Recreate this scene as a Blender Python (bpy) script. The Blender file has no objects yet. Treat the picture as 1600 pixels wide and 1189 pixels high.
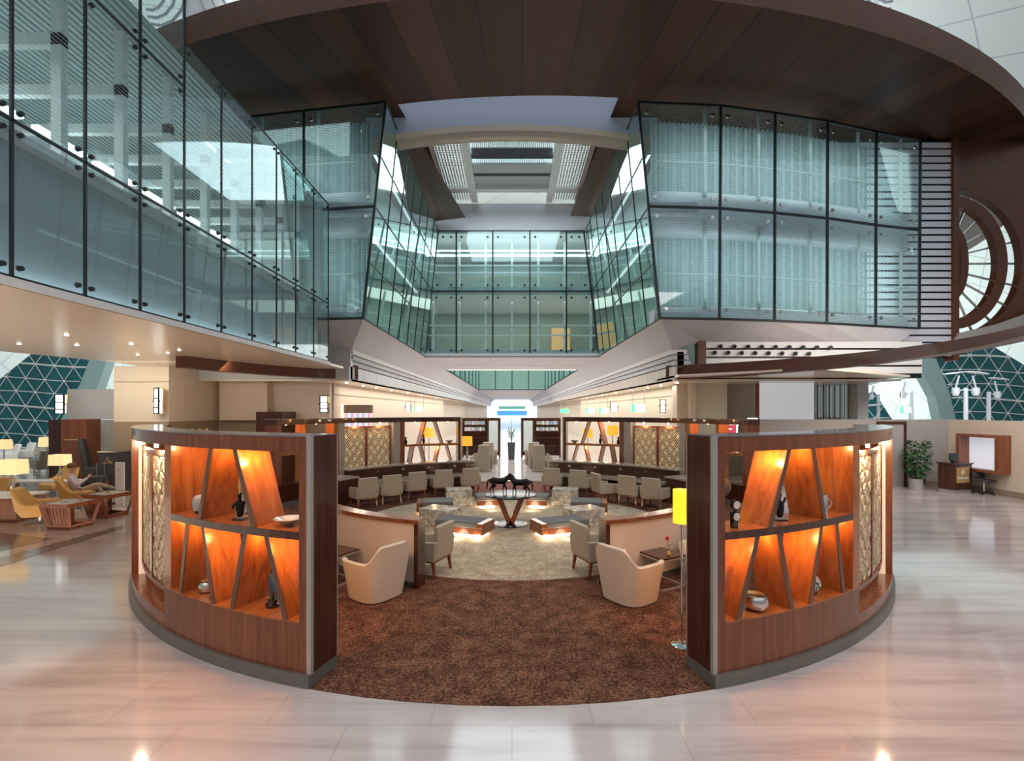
import bpy, math, random
from mathutils import Vector, Matrix
random.seed(7)
PI = math.pi
R_ = math.radians
COL = bpy.context.scene.collection
SC = bpy.context.scene

# ------------------------------------------------------------ camera, world, light, exposure
HC = 2.3            # camera height
F = 770.0           # focal length in pixels of the 1600 px wide frame
HZ = 641.0          # horizon row
cam_data = bpy.data.cameras.new('camera')
cam_data.sensor_width = 36.0
cam_data.lens = F / 1600.0 * 36.0
cam_data.shift_y = (HZ - 594.5) / 1600.0
cam_data.clip_end = 400
cam = bpy.data.objects.new('camera', cam_data)
cam.location = (0, 0, HC)
cam.rotation_euler = (PI / 2, 0, 0)
COL.objects.link(cam)
SC.camera = cam

SC.view_settings.view_transform = 'Standard'
SC.view_settings.look = 'None'
SC.view_settings.gamma = 1.0
SC.view_settings.use_curve_mapping = False
SC.view_settings.exposure = 0.0

world = bpy.data.worlds.new('world')
SC.world = world
world.use_nodes = True
bg = world.node_tree.nodes['Background']
bg.inputs[0].default_value = (0.80, 0.90, 1.0, 1)
bg.inputs[1].default_value = 0.75


def area(name, loc, size, power, color=(1, 1, 1), rot=(0, 0, 0), size_y=None, spread=180):
    l = bpy.data.lights.new(name, 'AREA')
    l.energy = power
    l.color = color
    l.shape = 'RECTANGLE'
    l.size = size
    l.size_y = size_y or size
    l.spread = R_(spread)
    o = bpy.data.objects.new(name, l)
    o.location = loc
    o.rotation_euler = rot
    COL.objects.link(o)
    return o


def point(name, loc, power, color=(1, 0.6, 0.3), rad=0.02):
    l = bpy.data.lights.new(name, 'POINT')
    l.energy = power
    l.color = color
    l.shadow_soft_size = rad
    o = bpy.data.objects.new(name, l)
    o.location = loc
    COL.objects.link(o)
    return o


def spot(name, loc, target, power, color, ang=70, blend=0.6, rad=0.02):
    l = bpy.data.lights.new(name, 'SPOT')
    l.energy = power
    l.color = color
    l.spot_size = R_(ang)
    l.spot_blend = blend
    l.shadow_soft_size = rad
    o = bpy.data.objects.new(name, l)
    o.location = loc
    o.rotation_euler = (Vector(target) - Vector(loc)).to_track_quat('-Z', 'Y').to_euler()
    COL.objects.link(o)
    return o


WARM = (1.0, 0.72, 0.50)
COOL = (0.78, 0.93, 1.0)
# hall roof uplighting, from above the canopy and from the sides
area('hall_uplight', (0, 34, 13.2), 30, 5600, (0.95, 0.98, 1.0), (PI, 0, 0), 26)
area('hall_uplight_right', (18.5, 46, 3.0), 3, 3600, (0.90, 1.0, 0.99), (0, R_(-118), 0), 26)
area('hall_uplight_left', (-18.5, 44, 3.0), 3, 2400, (0.90, 1.0, 0.99), (0, R_(118), 0), 26)
# downlights of the corridor beyond the lounge and of the atrium ceiling
area('corridor_light', (0, 40, 4.7), 6, 1900, (1.0, 0.95, 0.9), (0, 0, 0), 44)
area('corridor_light_far', (0, 90, 4.7), 7, 1700, (0.95, 0.97, 1.0), (0, 0, 0), 50)
area('corridor_light_left', (-5.5, 30, 3.15), 0.6, 220, (1.0, .86, .74), (0, 0, 0), 26)
area('corridor_light_right', (5.5, 30, 3.15), 0.6, 220, (1.0, .86, .74), (0, 0, 0), 26)
area('atrium_light', (0, 18.8, 11.6), 5, 420, COOL, (0, 0, 0), 6)
# warm downlights in the soffit of the left wing
area('soffit_light_left', (-9.0, 8.0, 3.58), 5.5, 120, WARM, (0, 0, 0), 8)
area('lounge_fill_left', (-9.5, 12.2, 3.4), 5, 85, (1.0, .88, .70), (R_(42), 0, 0), 0.8)  # fill added to brighten the left back wall and column
area('leaf_window_fill_right', (17.5, 18.0, 4.5), 5, 420, (.92, 1, 1), (R_(88), 0, R_(-28)), 3)  # fill added to lift the dark space frame and pole lamps
area('leaf_window_fill_left', (-19.0, 18.0, 4.0), 5, 380, (.92, 1, 1), (R_(88), 0, R_(28)), 3)  # the same added fill for the left leaf window
area('partition_fill_right', (10.0, 11.6, 4.6), 5, 150, (1.0, .88, .78), (R_(40), R_(-12), 0), 1.5)  # added fill that lightens the right partition
# lamp at floor level standing in for warm floor bounce on the left soffit
area('floor_wash_left', (-9.0, 6.0, 0.05), 7, 150, (1.0, 0.78, 0.6), (PI, 0, 0), 8)
# concourse lights over the near floor
area('concourse_light_left', (-5.5, 0.5, 7.0), 4, 240, (1.0, 0.80, 0.76), (0, 0, 0), 4)
area('concourse_light_right', (7.5, 2.5, 8.0), 4, 330, (1.0, 0.82, 0.80), (0, 0, 0), 4)
# lounge spotlights
spot('carpet_spot', (0.6, 7.5, 8.0), (0.2, 6.0, 0), 420, (1.0, 0.80, 0.55), 44, 0.9, 0.15)
spot('table_spot', (0.0, 10.0, 8.0), (0.0, 10.2, 0), 330, (1.0, 0.86, 0.66), 50, 0.9, 0.15)
spot('lounge_spot_left', (-3.4, 8.5, 8.0), (-2.9, 7.4, 0), 260, (1.0, 0.74, 0.60), 40, 0.9, 0.15)
spot('lounge_spot_right', (3.4, 8.5, 8.0), (2.9, 7.4, 0), 260, (1.0, 0.78, 0.52), 40, 0.9, 0.15)

# ------------------------------------------------------------ materials
MATS = {}


def newmat(name):
    m = bpy.data.materials.new(name)
    m.use_nodes = True
    MATS[name] = m
    nt = m.node_tree
    return m, nt, nt.nodes['Principled BSDF']


def plain(name, col, rough=0.5, metal=0.0, coat=0.0, emit=None, es=0.0, noise=0.0, nscale=8, bump=0.0, spec=0.5):
    m, nt, b = newmat(name)
    b.inputs['Base Color'].default_value = (*col, 1)
    b.inputs['Roughness'].default_value = rough
    b.inputs['Metallic'].default_value = metal
    b.inputs['Coat Weight'].default_value = coat
    b.inputs['Specular IOR Level'].default_value = spec
    if emit:
        b.inputs['Emission Color'].default_value = (*emit, 1)
        b.inputs['Emission Strength'].default_value = es
    if noise or bump:
        tc = nt.nodes.new('ShaderNodeTexCoord')
        n = nt.nodes.new('ShaderNodeTexNoise')
        n.inputs['Scale'].default_value = nscale
        n.inputs['Detail'].default_value = 6
        nt.links.new(tc.outputs['Object'], n.inputs['Vector'])
        if noise:
            r = nt.nodes.new('ShaderNodeMapRange')
            r.inputs[3].default_value = 1 - noise
            r.inputs[4].default_value = 1 + noise
            mx = nt.nodes.new('ShaderNodeMix')
            mx.data_type = 'RGBA'
            mx.blend_type = 'MULTIPLY'
            mx.inputs[0].default_value = 1
            mx.inputs[6].default_value = (*col, 1)
            nt.links.new(n.outputs['Fac'], r.inputs[0])
            nt.links.new(r.outputs[0], mx.inputs[7])
            nt.links.new(mx.outputs[2], b.inputs['Base Color'])
        if bump:
            bp = nt.nodes.new('ShaderNodeBump')
            bp.inputs['Strength'].default_value = bump
            bp.inputs['Distance'].default_value = 0.01
            nt.links.new(n.outputs['Fac'], bp.inputs['Height'])
            nt.links.new(bp.outputs[0], b.inputs['Normal'])
    return m


def ramp(nt, stops):
    r = nt.nodes.new('ShaderNodeValToRGB')
    el = r.color_ramp.elements
    while len(el) < len(stops):
        el.new(0.5)
    for e, (p, c) in zip(el, stops):
        e.position = p
        e.color = (*c, 1)
    return r


def wood(name, c1, c2, c3, rough=0.18, scale=(9, 9, 0.7), coat=0.4, nsc=1.6):
    m, nt, b = newmat(name)
    tc = nt.nodes.new('ShaderNodeTexCoord')
    mp = nt.nodes.new('ShaderNodeMapping')
    mp.inputs['Scale'].default_value = scale
    n = nt.nodes.new('ShaderNodeTexNoise')
    n.inputs['Scale'].default_value = nsc
    n.inputs['Detail'].default_value = 9
    n.inputs['Roughness'].default_value = 0.62
    n.inputs['Distortion'].default_value = 0.9
    r = ramp(nt, [(0.28, c1), (0.5, c2), (0.72, c3)])
    nt.links.new(tc.outputs['Object'], mp.inputs[0])
    nt.links.new(mp.outputs[0], n.inputs['Vector'])
    nt.links.new(n.outputs['Fac'], r.inputs[0])
    nt.links.new(r.outputs[0], b.inputs['Base Color'])
    b.inputs['Roughness'].default_value = rough
    b.inputs['Coat Weight'].default_value = coat
    b.inputs['Coat Roughness'].default_value = 0.04
    return m


W_FRONT = wood('walnut_front', (0.13, 0.034, 0.012), (0.21, 0.062, 0.024), (0.29, 0.095, 0.040), 0.2, (16, 16, 0.5), 0.25)
W_BOARD = wood('walnut_board', (0.20, 0.055, 0.014), (0.40, 0.125, 0.032), (0.52, 0.19, 0.055), 0.28, (7, 7, 0.9))
W_DARK = wood('dark_wood', (0.035, 0.010, 0.006), (0.065, 0.019, 0.010), (0.10, 0.031, 0.016), 0.18, (14, 14, .6), 0.25)
W_RED = wood('red_wood', (0.16, 0.040, 0.016), (0.25, 0.075, 0.030), (0.33, 0.11, 0.045), 0.25)
W_BEAM = wood('ring_beam_wood', (0.095, 0.028, 0.011), (0.12, 0.037, 0.015), (0.15, 0.048, 0.020), 0.4, (1, 1, 4), 0.1)


def canopy_mat():
    m, nt, b = newmat('canopy_wood')
    tc = nt.nodes.new('ShaderNodeTexCoord')
    sep = nt.nodes.new('ShaderNodeSeparateXYZ')
    nt.links.new(tc.outputs['Object'], sep.inputs[0])
    # radial boards around the canopy's centre: angle -> plank index
    at = nt.nodes.new('ShaderNodeMath'); at.operation = 'ARCTAN2'
    nt.links.new(sep.outputs[0], at.inputs[0]); nt.links.new(sep.outputs[1], at.inputs[1])
    mul = nt.nodes.new('ShaderNodeMath'); mul.operation = 'MULTIPLY'; mul.inputs[1].default_value = 26
    nt.links.new(at.outputs[0], mul.inputs[0])
    fl = nt.nodes.new('ShaderNodeMath'); fl.operation = 'FLOOR'
    nt.links.new(mul.outputs[0], fl.inputs[0])
    wn = nt.nodes.new('ShaderNodeTexWhiteNoise'); wn.noise_dimensions = '1D'
    nt.links.new(fl.outputs[0], wn.inputs['W'])
    fr = nt.nodes.new('ShaderNodeMath'); fr.operation = 'FRACT'
    nt.links.new(mul.outputs[0], fr.inputs[0])
    gt = nt.nodes.new('ShaderNodeMath'); gt.operation = 'GREATER_THAN'; gt.inputs[1].default_value = 0.035
    nt.links.new(fr.outputs[0], gt.inputs[0])
    n = nt.nodes.new('ShaderNodeTexNoise'); n.inputs['Scale'].default_value = 40; n.inputs['Detail'].default_value = 4
    cmb = nt.nodes.new('ShaderNodeCombineXYZ')
    nt.links.new(at.outputs[0], cmb.inputs[0])
    nt.links.new(cmb.outputs[0], n.inputs['Vector'])
    add = nt.nodes.new('ShaderNodeMath'); add.operation = 'MULTIPLY_ADD'; add.inputs[1].default_value = 0.5
    nt.links.new(wn.outputs['Value'], add.inputs[0]); 
    mn = nt.nodes.new('ShaderNodeMath'); mn.operation = 'MULTIPLY'; mn.inputs[1].default_value = 0.6
    nt.links.new(n.outputs['Fac'], mn.inputs[0]); nt.links.new(mn.outputs[0], add.inputs[2])
    r = ramp(nt, [(0.2, (0.030, 0.010, 0.005)), (0.8, (0.090, 0.031, 0.014))])
    nt.links.new(add.outputs[0], r.inputs[0])
    mx = nt.nodes.new('ShaderNodeMix'); mx.data_type = 'RGBA'; mx.blend_type = 'MIX'
    mx.inputs[6].default_value = (0.012, 0.005, 0.004, 1)
    nt.links.new(gt.outputs[0], mx.inputs[0]); nt.links.new(r.outputs[0], mx.inputs[7])
    nt.links.new(mx.outputs[2], b.inputs['Base Color'])
    b.inputs['Roughness'].default_value = 0.42
    b.inputs['Specular IOR Level'].default_value = 0.3
    return m


W_CANOPY = canopy_mat()


def marble_floor():
    m, nt, b = newmat('floor_marble')
    tc = nt.nodes.new('ShaderNodeTexCoord')
    mp = nt.nodes.new('ShaderNodeMapping')
    mp.inputs['Rotation'].default_value = (0, 0, R_(28))
    mp.inputs['Scale'].default_value = (0.35, 3.2, 1)
    n = nt.nodes.new('ShaderNodeTexNoise')
    n.inputs['Scale'].default_value = 1.1; n.inputs['Detail'].default_value = 10; n.inputs['Roughness'].default_value = 0.6
    n.inputs['Distortion'].default_value = 0.6
    r = ramp(nt, [(0.30, (0.40, 0.34, 0.32)), (0.50, (0.56, 0.49, 0.465)), (0.72, (0.64, 0.58, 0.55))])
    br = nt.nodes.new('ShaderNodeTexBrick')
    br.inputs['Scale'].default_value = 1.0
    br.inputs['Mortar Size'].default_value = 0.003
    br.inputs['Brick Width'].default_value = 1.2
    br.inputs['Row Height'].default_value = 0.9
    br.inputs['Color1'].default_value = (1, 1, 1, 1); br.inputs['Color2'].default_value = (0.93, 0.93, 0.93, 1)
    br.inputs['Mortar'].default_value = (0.72, 0.7, 0.7, 1)
    mx = nt.nodes.new('ShaderNodeMix'); mx.data_type = 'RGBA'; mx.blend_type = 'MULTIPLY'; mx.inputs[0].default_value = 1
    nt.links.new(tc.outputs['Object'], mp.inputs[0]); nt.links.new(mp.outputs[0], n.inputs['Vector'])
    nt.links.new(tc.outputs['Object'], br.inputs['Vector'])
    nt.links.new(n.outputs['Fac'], r.inputs[0]); nt.links.new(r.outputs[0], mx.inputs[6]); nt.links.new(br.outputs['Color'], mx.inputs[7])
    nt.links.new(mx.outputs[2], b.inputs['Base Color'])
    b.inputs['Roughness'].default_value = 0.10
    b.inputs['Specular IOR Level'].default_value = 0.6
    return m


def carpet(name, cols, scale, rough=0.95):
    m, nt, b = newmat(name)
    tc = nt.nodes.new('ShaderNodeTexCoord')
    n = nt.nodes.new('ShaderNodeTexNoise'); n.inputs['Scale'].default_value = scale; n.inputs['Detail'].default_value = 4
    n.inputs['Roughness'].default_value = 0.75
    n2 = nt.nodes.new('ShaderNodeTexNoise'); n2.inputs['Scale'].default_value = scale * 0.12; n2.inputs['Detail'].default_value = 3
    ad = nt.nodes.new('ShaderNodeMath'); ad.operation = 'MULTIPLY_ADD'; ad.inputs[1].default_value = 0.35
    sb = nt.nodes.new('ShaderNodeMath'); sb.operation = 'SUBTRACT'; sb.inputs[1].default_value = 0.17
    r = ramp(nt, cols)
    bp = nt.nodes.new('ShaderNodeBump'); bp.inputs['Strength'].default_value = 0.5; bp.inputs['Distance'].default_value = 0.01
    nt.links.new(tc.outputs['Object'], n.inputs['Vector']); nt.links.new(tc.outputs['Object'], n2.inputs['Vector'])
    nt.links.new(n2.outputs['Fac'], ad.inputs[0]); nt.links.new(n.outputs['Fac'], ad.inputs[2])
    nt.links.new(ad.outputs[0], sb.inputs[0])
    nt.links.new(sb.outputs[0], r.inputs[0]); nt.links.new(r.outputs[0], b.inputs['Base Color'])
    nt.links.new(n.outputs['Fac'], bp.inputs['Height']); nt.links.new(bp.outputs[0], b.inputs['Normal'])
    b.inputs['Roughness'].default_value = rough
    b.inputs['Specular IOR Level'].default_value = 0.15
    return m


M_FLOOR = marble_floor()
M_CARPET = carpet('carpet_brown', [(0.36, (0.034, 0.016, 0.010)), (0.50, (0.120, 0.050, 0.029)), (0.64, (0.28, 0.135, 0.080))], 42)
M_SAND = carpet('carpet_sand', [(0.36, (0.25, 0.19, 0.13)), (0.52, (0.42, 0.34, 0.245)), (0.66, (0.60, 0.51, 0.39))], 38)
M_REDC = plain('carpet_red', (0.22, 0.06, 0.04), 0.95, noise=0.3, nscale=60)


def glass(name, tint, refl=0.10, milky=0.08, milkcol=(0.5, 0.65, 0.66), frit=0.0, fritcol=(0.75, 0.88, 0.88), fs=30.0):
    """thin architectural glass: tinted see-through, mirror reflection, and printed wavy frit lines"""
    m = bpy.data.materials.new(name); m.use_nodes = True; MATS[name] = m
    nt = m.node_tree; nt.nodes.clear()
    out = nt.nodes.new('ShaderNodeOutputMaterial')
    tr = nt.nodes.new('ShaderNodeBsdfTransparent'); tr.inputs[0].default_value = (*tint, 1)
    gl = nt.nodes.new('ShaderNodeBsdfGlossy'); gl.inputs['Roughness'].default_value = 0.02; gl.inputs[0].default_value = (0.85, 1, 1, 1)
    df = nt.nodes.new('ShaderNodeBsdfDiffuse'); df.inputs[0].default_value = (*milkcol, 1)
    m1 = nt.nodes.new('ShaderNodeMixShader'); m1.inputs[0].default_value = milky
    nt.links.new(tr.outputs[0], m1.inputs[1]); nt.links.new(df.outputs[0], m1.inputs[2])
    last = m1
    if frit:
        tc = nt.nodes.new('ShaderNodeTexCoord')
        w = nt.nodes.new('ShaderNodeTexWave'); w.wave_type = 'BANDS'; w.bands_direction = 'Z'
        w.inputs['Scale'].default_value = fs; w.inputs['Distortion'].default_value = 1.6; w.inputs['Detail'].default_value = 1
        w.inputs['Detail Scale'].default_value = 0.35
        nt.links.new(tc.outputs['Object'], w.inputs['Vector'])
        mr = nt.nodes.new('ShaderNodeMapRange'); mr.inputs[1].default_value = 0.55; mr.inputs[2].default_value = 0.85
        mr.inputs[3].default_value = 0.0; mr.inputs[4].default_value = frit
        nt.links.new(w.outputs['Fac'], mr.inputs[0])
        d2 = nt.nodes.new('ShaderNodeBsdfDiffuse'); d2.inputs[0].default_value = (*fritcol, 1)
        m2 = nt.nodes.new('ShaderNodeMixShader')
        nt.links.new(mr.outputs[0], m2.inputs[0]); nt.links.new(last.outputs[0], m2.inputs[1]); nt.links.new(d2.outputs[0], m2.inputs[2])
        last = m2
    fz_ = nt.nodes.new('ShaderNodeLayerWeight'); fz_.inputs[0].default_value = 0.5
    fz = nt.nodes.new('ShaderNodeMath'); fz.operation = 'POWER'; fz.inputs[1].default_value = 4.0
    nt.links.new(fz_.outputs['Facing'], fz.inputs[0])
    mm = nt.nodes.new('ShaderNodeMath'); mm.operation = 'ADD'; mm.inputs[1].default_value = refl; mm.use_clamp = True
    nt.links.new(fz.outputs[0], mm.inputs[0])
    m3 = nt.nodes.new('ShaderNodeMixShader')
    nt.links.new(mm.outputs[0], m3.inputs[0]); nt.links.new(last.outputs[0], m3.inputs[1]); nt.links.new(gl.outputs[0], m3.inputs[2])
    nt.links.new(m3.outputs[0], out.inputs[0])
    return m


G_FRIT = glass('glass_fritted', (0.72, 0.87, 0.87), 0.07, 0.06, (0.36, 0.52, 0.53), 0.35, (0.55, 0.68, 0.69), 7.0)
G_TEAL = glass('glass_teal', (0.70, 0.88, 0.87), 0.10, 0.06, (0.25, 0.48, 0.45))
G_SIDE = glass('glass_side', (0.66, 0.84, 0.80), 0.22, 0.05, (0.25, 0.45, 0.42), 0.0)
G_CLEAR = glass('glass_clear', (0.85, 0.95, 0.93), 0.02, 0.0)
M_BLACK = plain('black_metal', (0.012, 0.016, 0.018), 0.4)
M_STEEL = plain('brushed_steel', (0.62, 0.62, 0.60), 0.25, 1.0)
M_CHROME = plain('chrome', (0.8, 0.8, 0.8), 0.06, 1.0)
M_WHITE = plain('white_paint', (0.80, 0.80, 0.80), 0.5)
M_LILAC = plain('pale_grey_plaster', (0.58, 0.58, 0.63), 0.6)
M_SPAN = plain('spandrel_panel', (0.36, 0.44, 0.47), 0.5)
M_BEIGE = plain('beige_wall', (0.66, 0.57, 0.47), 0.6, noise=0.03, nscale=2)
M_BEIGE2 = plain('beige_panel', (0.60, 0.52, 0.45), 0.5)
M_TAUPE = plain('taupe_wainscot', (0.30, 0.23, 0.165), 0.5)
M_GREYWALL = plain('grey_partition', (0.40, 0.375, 0.35), 0.7)
M_GREYBAND = plain('grey_band', (0.48, 0.49, 0.50), 0.35)
M_SOFFIT = plain('soffit_panel', (0.80, 0.68, 0.55), 0.22)
M_CREAM = plain('cream_leather', (0.74, 0.62, 0.48), 0.45, bump=0.15, nscale=90)
M_TAN = plain('tan_leather', (0.42, 0.355, 0.27), 0.5, bump=0.15, nscale=90)
M_YELLOW = plain('yellow_leather', (0.70, 0.42, 0.13), 0.4, bump=0.15, nscale=90)
M_PART = plain('partition_cream', (0.62, 0.50, 0.41), 0.6)
M_GREYCUSH = plain('grey_cushion', (0.13, 0.13, 0.125), 0.8, noise=0.15, nscale=120, bump=0.2)
M_BLKGLOSS = plain('black_gloss', (0.012, 0.012, 0.012), 0.06, coat=1)
M_BRONZE = plain('black_bronze', (0.020, 0.018, 0.016), 0.25, 0.6)
M_GOLD = plain('champagne_metal', (0.92, 0.80, 0.58), 0.35, 0.15)
M_GOLD2 = plain('gold_plate', (0.80, 0.58, 0.24), 0.3, 0.6)
M_TABLE = plain('black_table_top', (0.010, 0.010, 0.011), 0.22, spec=0.35)
M_RAIL = plain('grey_rail', (0.34, 0.38, 0.39), 0.5)
M_TUBE2 = plain('dim_lit_tube', (1, 1, 1), 0.5, emit=(0.9, 1.0, 1.0), es=1.5)
M_SILVER = plain('silver', (0.72, 0.71, 0.68), 0.28, 1.0, noise=0.2, nscale=14)
M_CERAM = plain('crackle_ceramic', (0.45, 0.46, 0.44), 0.25, noise=0.5, nscale=26)
M_GREEN = plain('leaf_green', (0.035, 0.13, 0.030), 0.4, noise=0.3, nscale=12)
M_ROSE = plain('rose_red', (0.50, 0.015, 0.02), 0.5)
M_SHADE = plain('amber_lampshade', (0.80, 0.42, 0.05), 0.7, emit=(1.0, 0.46, 0.035), es=0.75)
M_SHADEY = plain('yellow_lampshade', (0.85, 0.62, 0.04), 0.7, emit=(1.0, 0.66, 0.02), es=1.1)
M_SHADE2 = plain('cream_lampshade', (0.85, 0.70, 0.42), 0.7, emit=(1.0, 0.68, 0.32), es=0.9)
M_BULB = plain('lit_bulb', (1, 1, 1), 0.5, emit=(1.0, 0.82, 0.55), es=14)
M_LIT = plain('lit_panel', (1, 1, 1), 0.5, emit=(0.95, 1.0, 1.0), es=2.2)
M_LITW = plain('lit_warm_panel', (1, 1, 1), 0.5, emit=(1.0, 0.80, 0.55), es=1.3)
M_STRIP = plain('glow_strip', (1, 1, 1), 0.5, emit=(1.0, 0.80, 0.55), es=9.0)
M_TUBE = plain('lit_tube', (1, 1, 1), 0.5, emit=(0.9, 1.0, 1.0), es=4.0)
M_SIGNG = plain('lit_green_sign', (0.1, 0.9, 0.3), 0.5, emit=(0.08, 0.9, 0.25), es=2.0)
M_SIGNW = plain('lit_white_sign', (0.9, 1, 0.95), 0.5, emit=(0.75, 1.0, 0.88), es=1.6)
M_SIGNR = plain('red_notice', (0.75, 0.07, 0.13), 0.5, emit=(0.8, 0.07, 0.13), es=0.5)
M_SCREENB = plain('lit_blue_screen', (0.1, 0.3, 0.7), 0.4, emit=(0.05, 0.30, 0.62), es=0.9)
M_SKIN = plain('skin', (0.62, 0.36, 0.25), 0.5)
M_SHIRT = plain('lilac_shirt', (0.62, 0.58, 0.68), 0.8)
M_TROUS = plain('khaki_trousers', (0.44, 0.37, 0.27), 0.8)
M_HAIR = plain('brown_hair', (0.16, 0.08, 0.045), 0.6)
M_CHARC = plain('charcoal_fabric', (0.055, 0.055, 0.065), 0.7)
M_GREYSEAT = plain('pale_grey_seat', (0.52, 0.49, 0.44), 0.6)
M_CURT = None


def stripes(name, c1, c2, direction, scale, rough=0.6, dist=0.0, soft=True, lo=0.0, hi=1.0, metal=0.0):
    m, nt, b = newmat(name)
    tc = nt.nodes.new('ShaderNodeTexCoord')
    w = nt.nodes.new('ShaderNodeTexWave'); w.wave_type = 'BANDS'; w.bands_direction = direction
    w.inputs['Scale'].default_value = scale; w.inputs['Distortion'].default_value = dist; w.inputs['Detail'].default_value = 2
    r = ramp(nt, [(lo, c1), (hi, c2)])
    nt.links.new(tc.outputs['Object'], w.inputs['Vector']); nt.links.new(w.outputs['Fac'], r.inputs[0])
    nt.links.new(r.outputs[0], b.inputs['Base Color'])
    b.inputs['Roughness'].default_value = rough
    b.inputs['Metallic'].default_value = metal
    return m


M_CURT = stripes('pleated_curtain', (0.42, 0.50, 0.52), (0.62, 0.68, 0.70), 'X', 3.2, 0.8, 1.5)


def marble_block():
    m, nt, b = newmat('marble_block')
    tc = nt.nodes.new('ShaderNodeTexCoord')
    n = nt.nodes.new('ShaderNodeTexNoise'); n.inputs['Scale'].default_value = 4; n.inputs['Detail'].default_value = 8; n.inputs['Distortion'].default_value = 2.5
    r = ramp(nt, [(0.35, (0.30, 0.25, 0.19)), (0.5, (0.48, 0.43, 0.35)), (0.56, (0.68, 0.64, 0.56)), (0.7, (0.42, 0.37, 0.29))])
    nt.links.new(tc.outputs['Object'], n.inputs['Vector']); nt.links.new(n.outputs['Fac'], r.inputs[0])
    nt.links.new(r.outputs[0], b.inputs['Base Color']); b.inputs['Roughness'].default_value = 0.12
    return m


M_MARB = marble_block()


def hall_mat():
    m, nt, b = newmat('hall_roof_panels')
    tc = nt.nodes.new('ShaderNodeTexCoord')
    mp = nt.nodes.new('ShaderNodeMapping'); mp.inputs['Rotation'].default_value = (0, 0, 0)
    br = nt.nodes.new('ShaderNodeTexBrick'); br.offset = 0.0
    br.inputs['Scale'].default_value = 1.0; br.inputs['Brick Width'].default_value = 3.0; br.inputs['Row Height'].default_value = 2.2
    br.inputs['Mortar Size'].default_value = 0.035
    br.inputs['Color1'].default_value = (0.72, 0.78, 0.77, 1); br.inputs['Color2'].default_value = (0.68, 0.75, 0.74, 1)
    br.inputs['Mortar'].default_value = (0.45, 0.52, 0.52, 1)
    nt.links.new(tc.outputs['UV'], br.inputs['Vector'])
    nt.links.new(br.outputs['Color'], b.inputs['Base Color'])
    b.inputs['Roughness'].default_value = 0.6
    return m


M_HALL = hall_mat()
M_DARKGLASS = plain('night_glass', (0.015, 0.12, 0.14), 0.12, noise=0.6, nscale=0.8)


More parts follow.
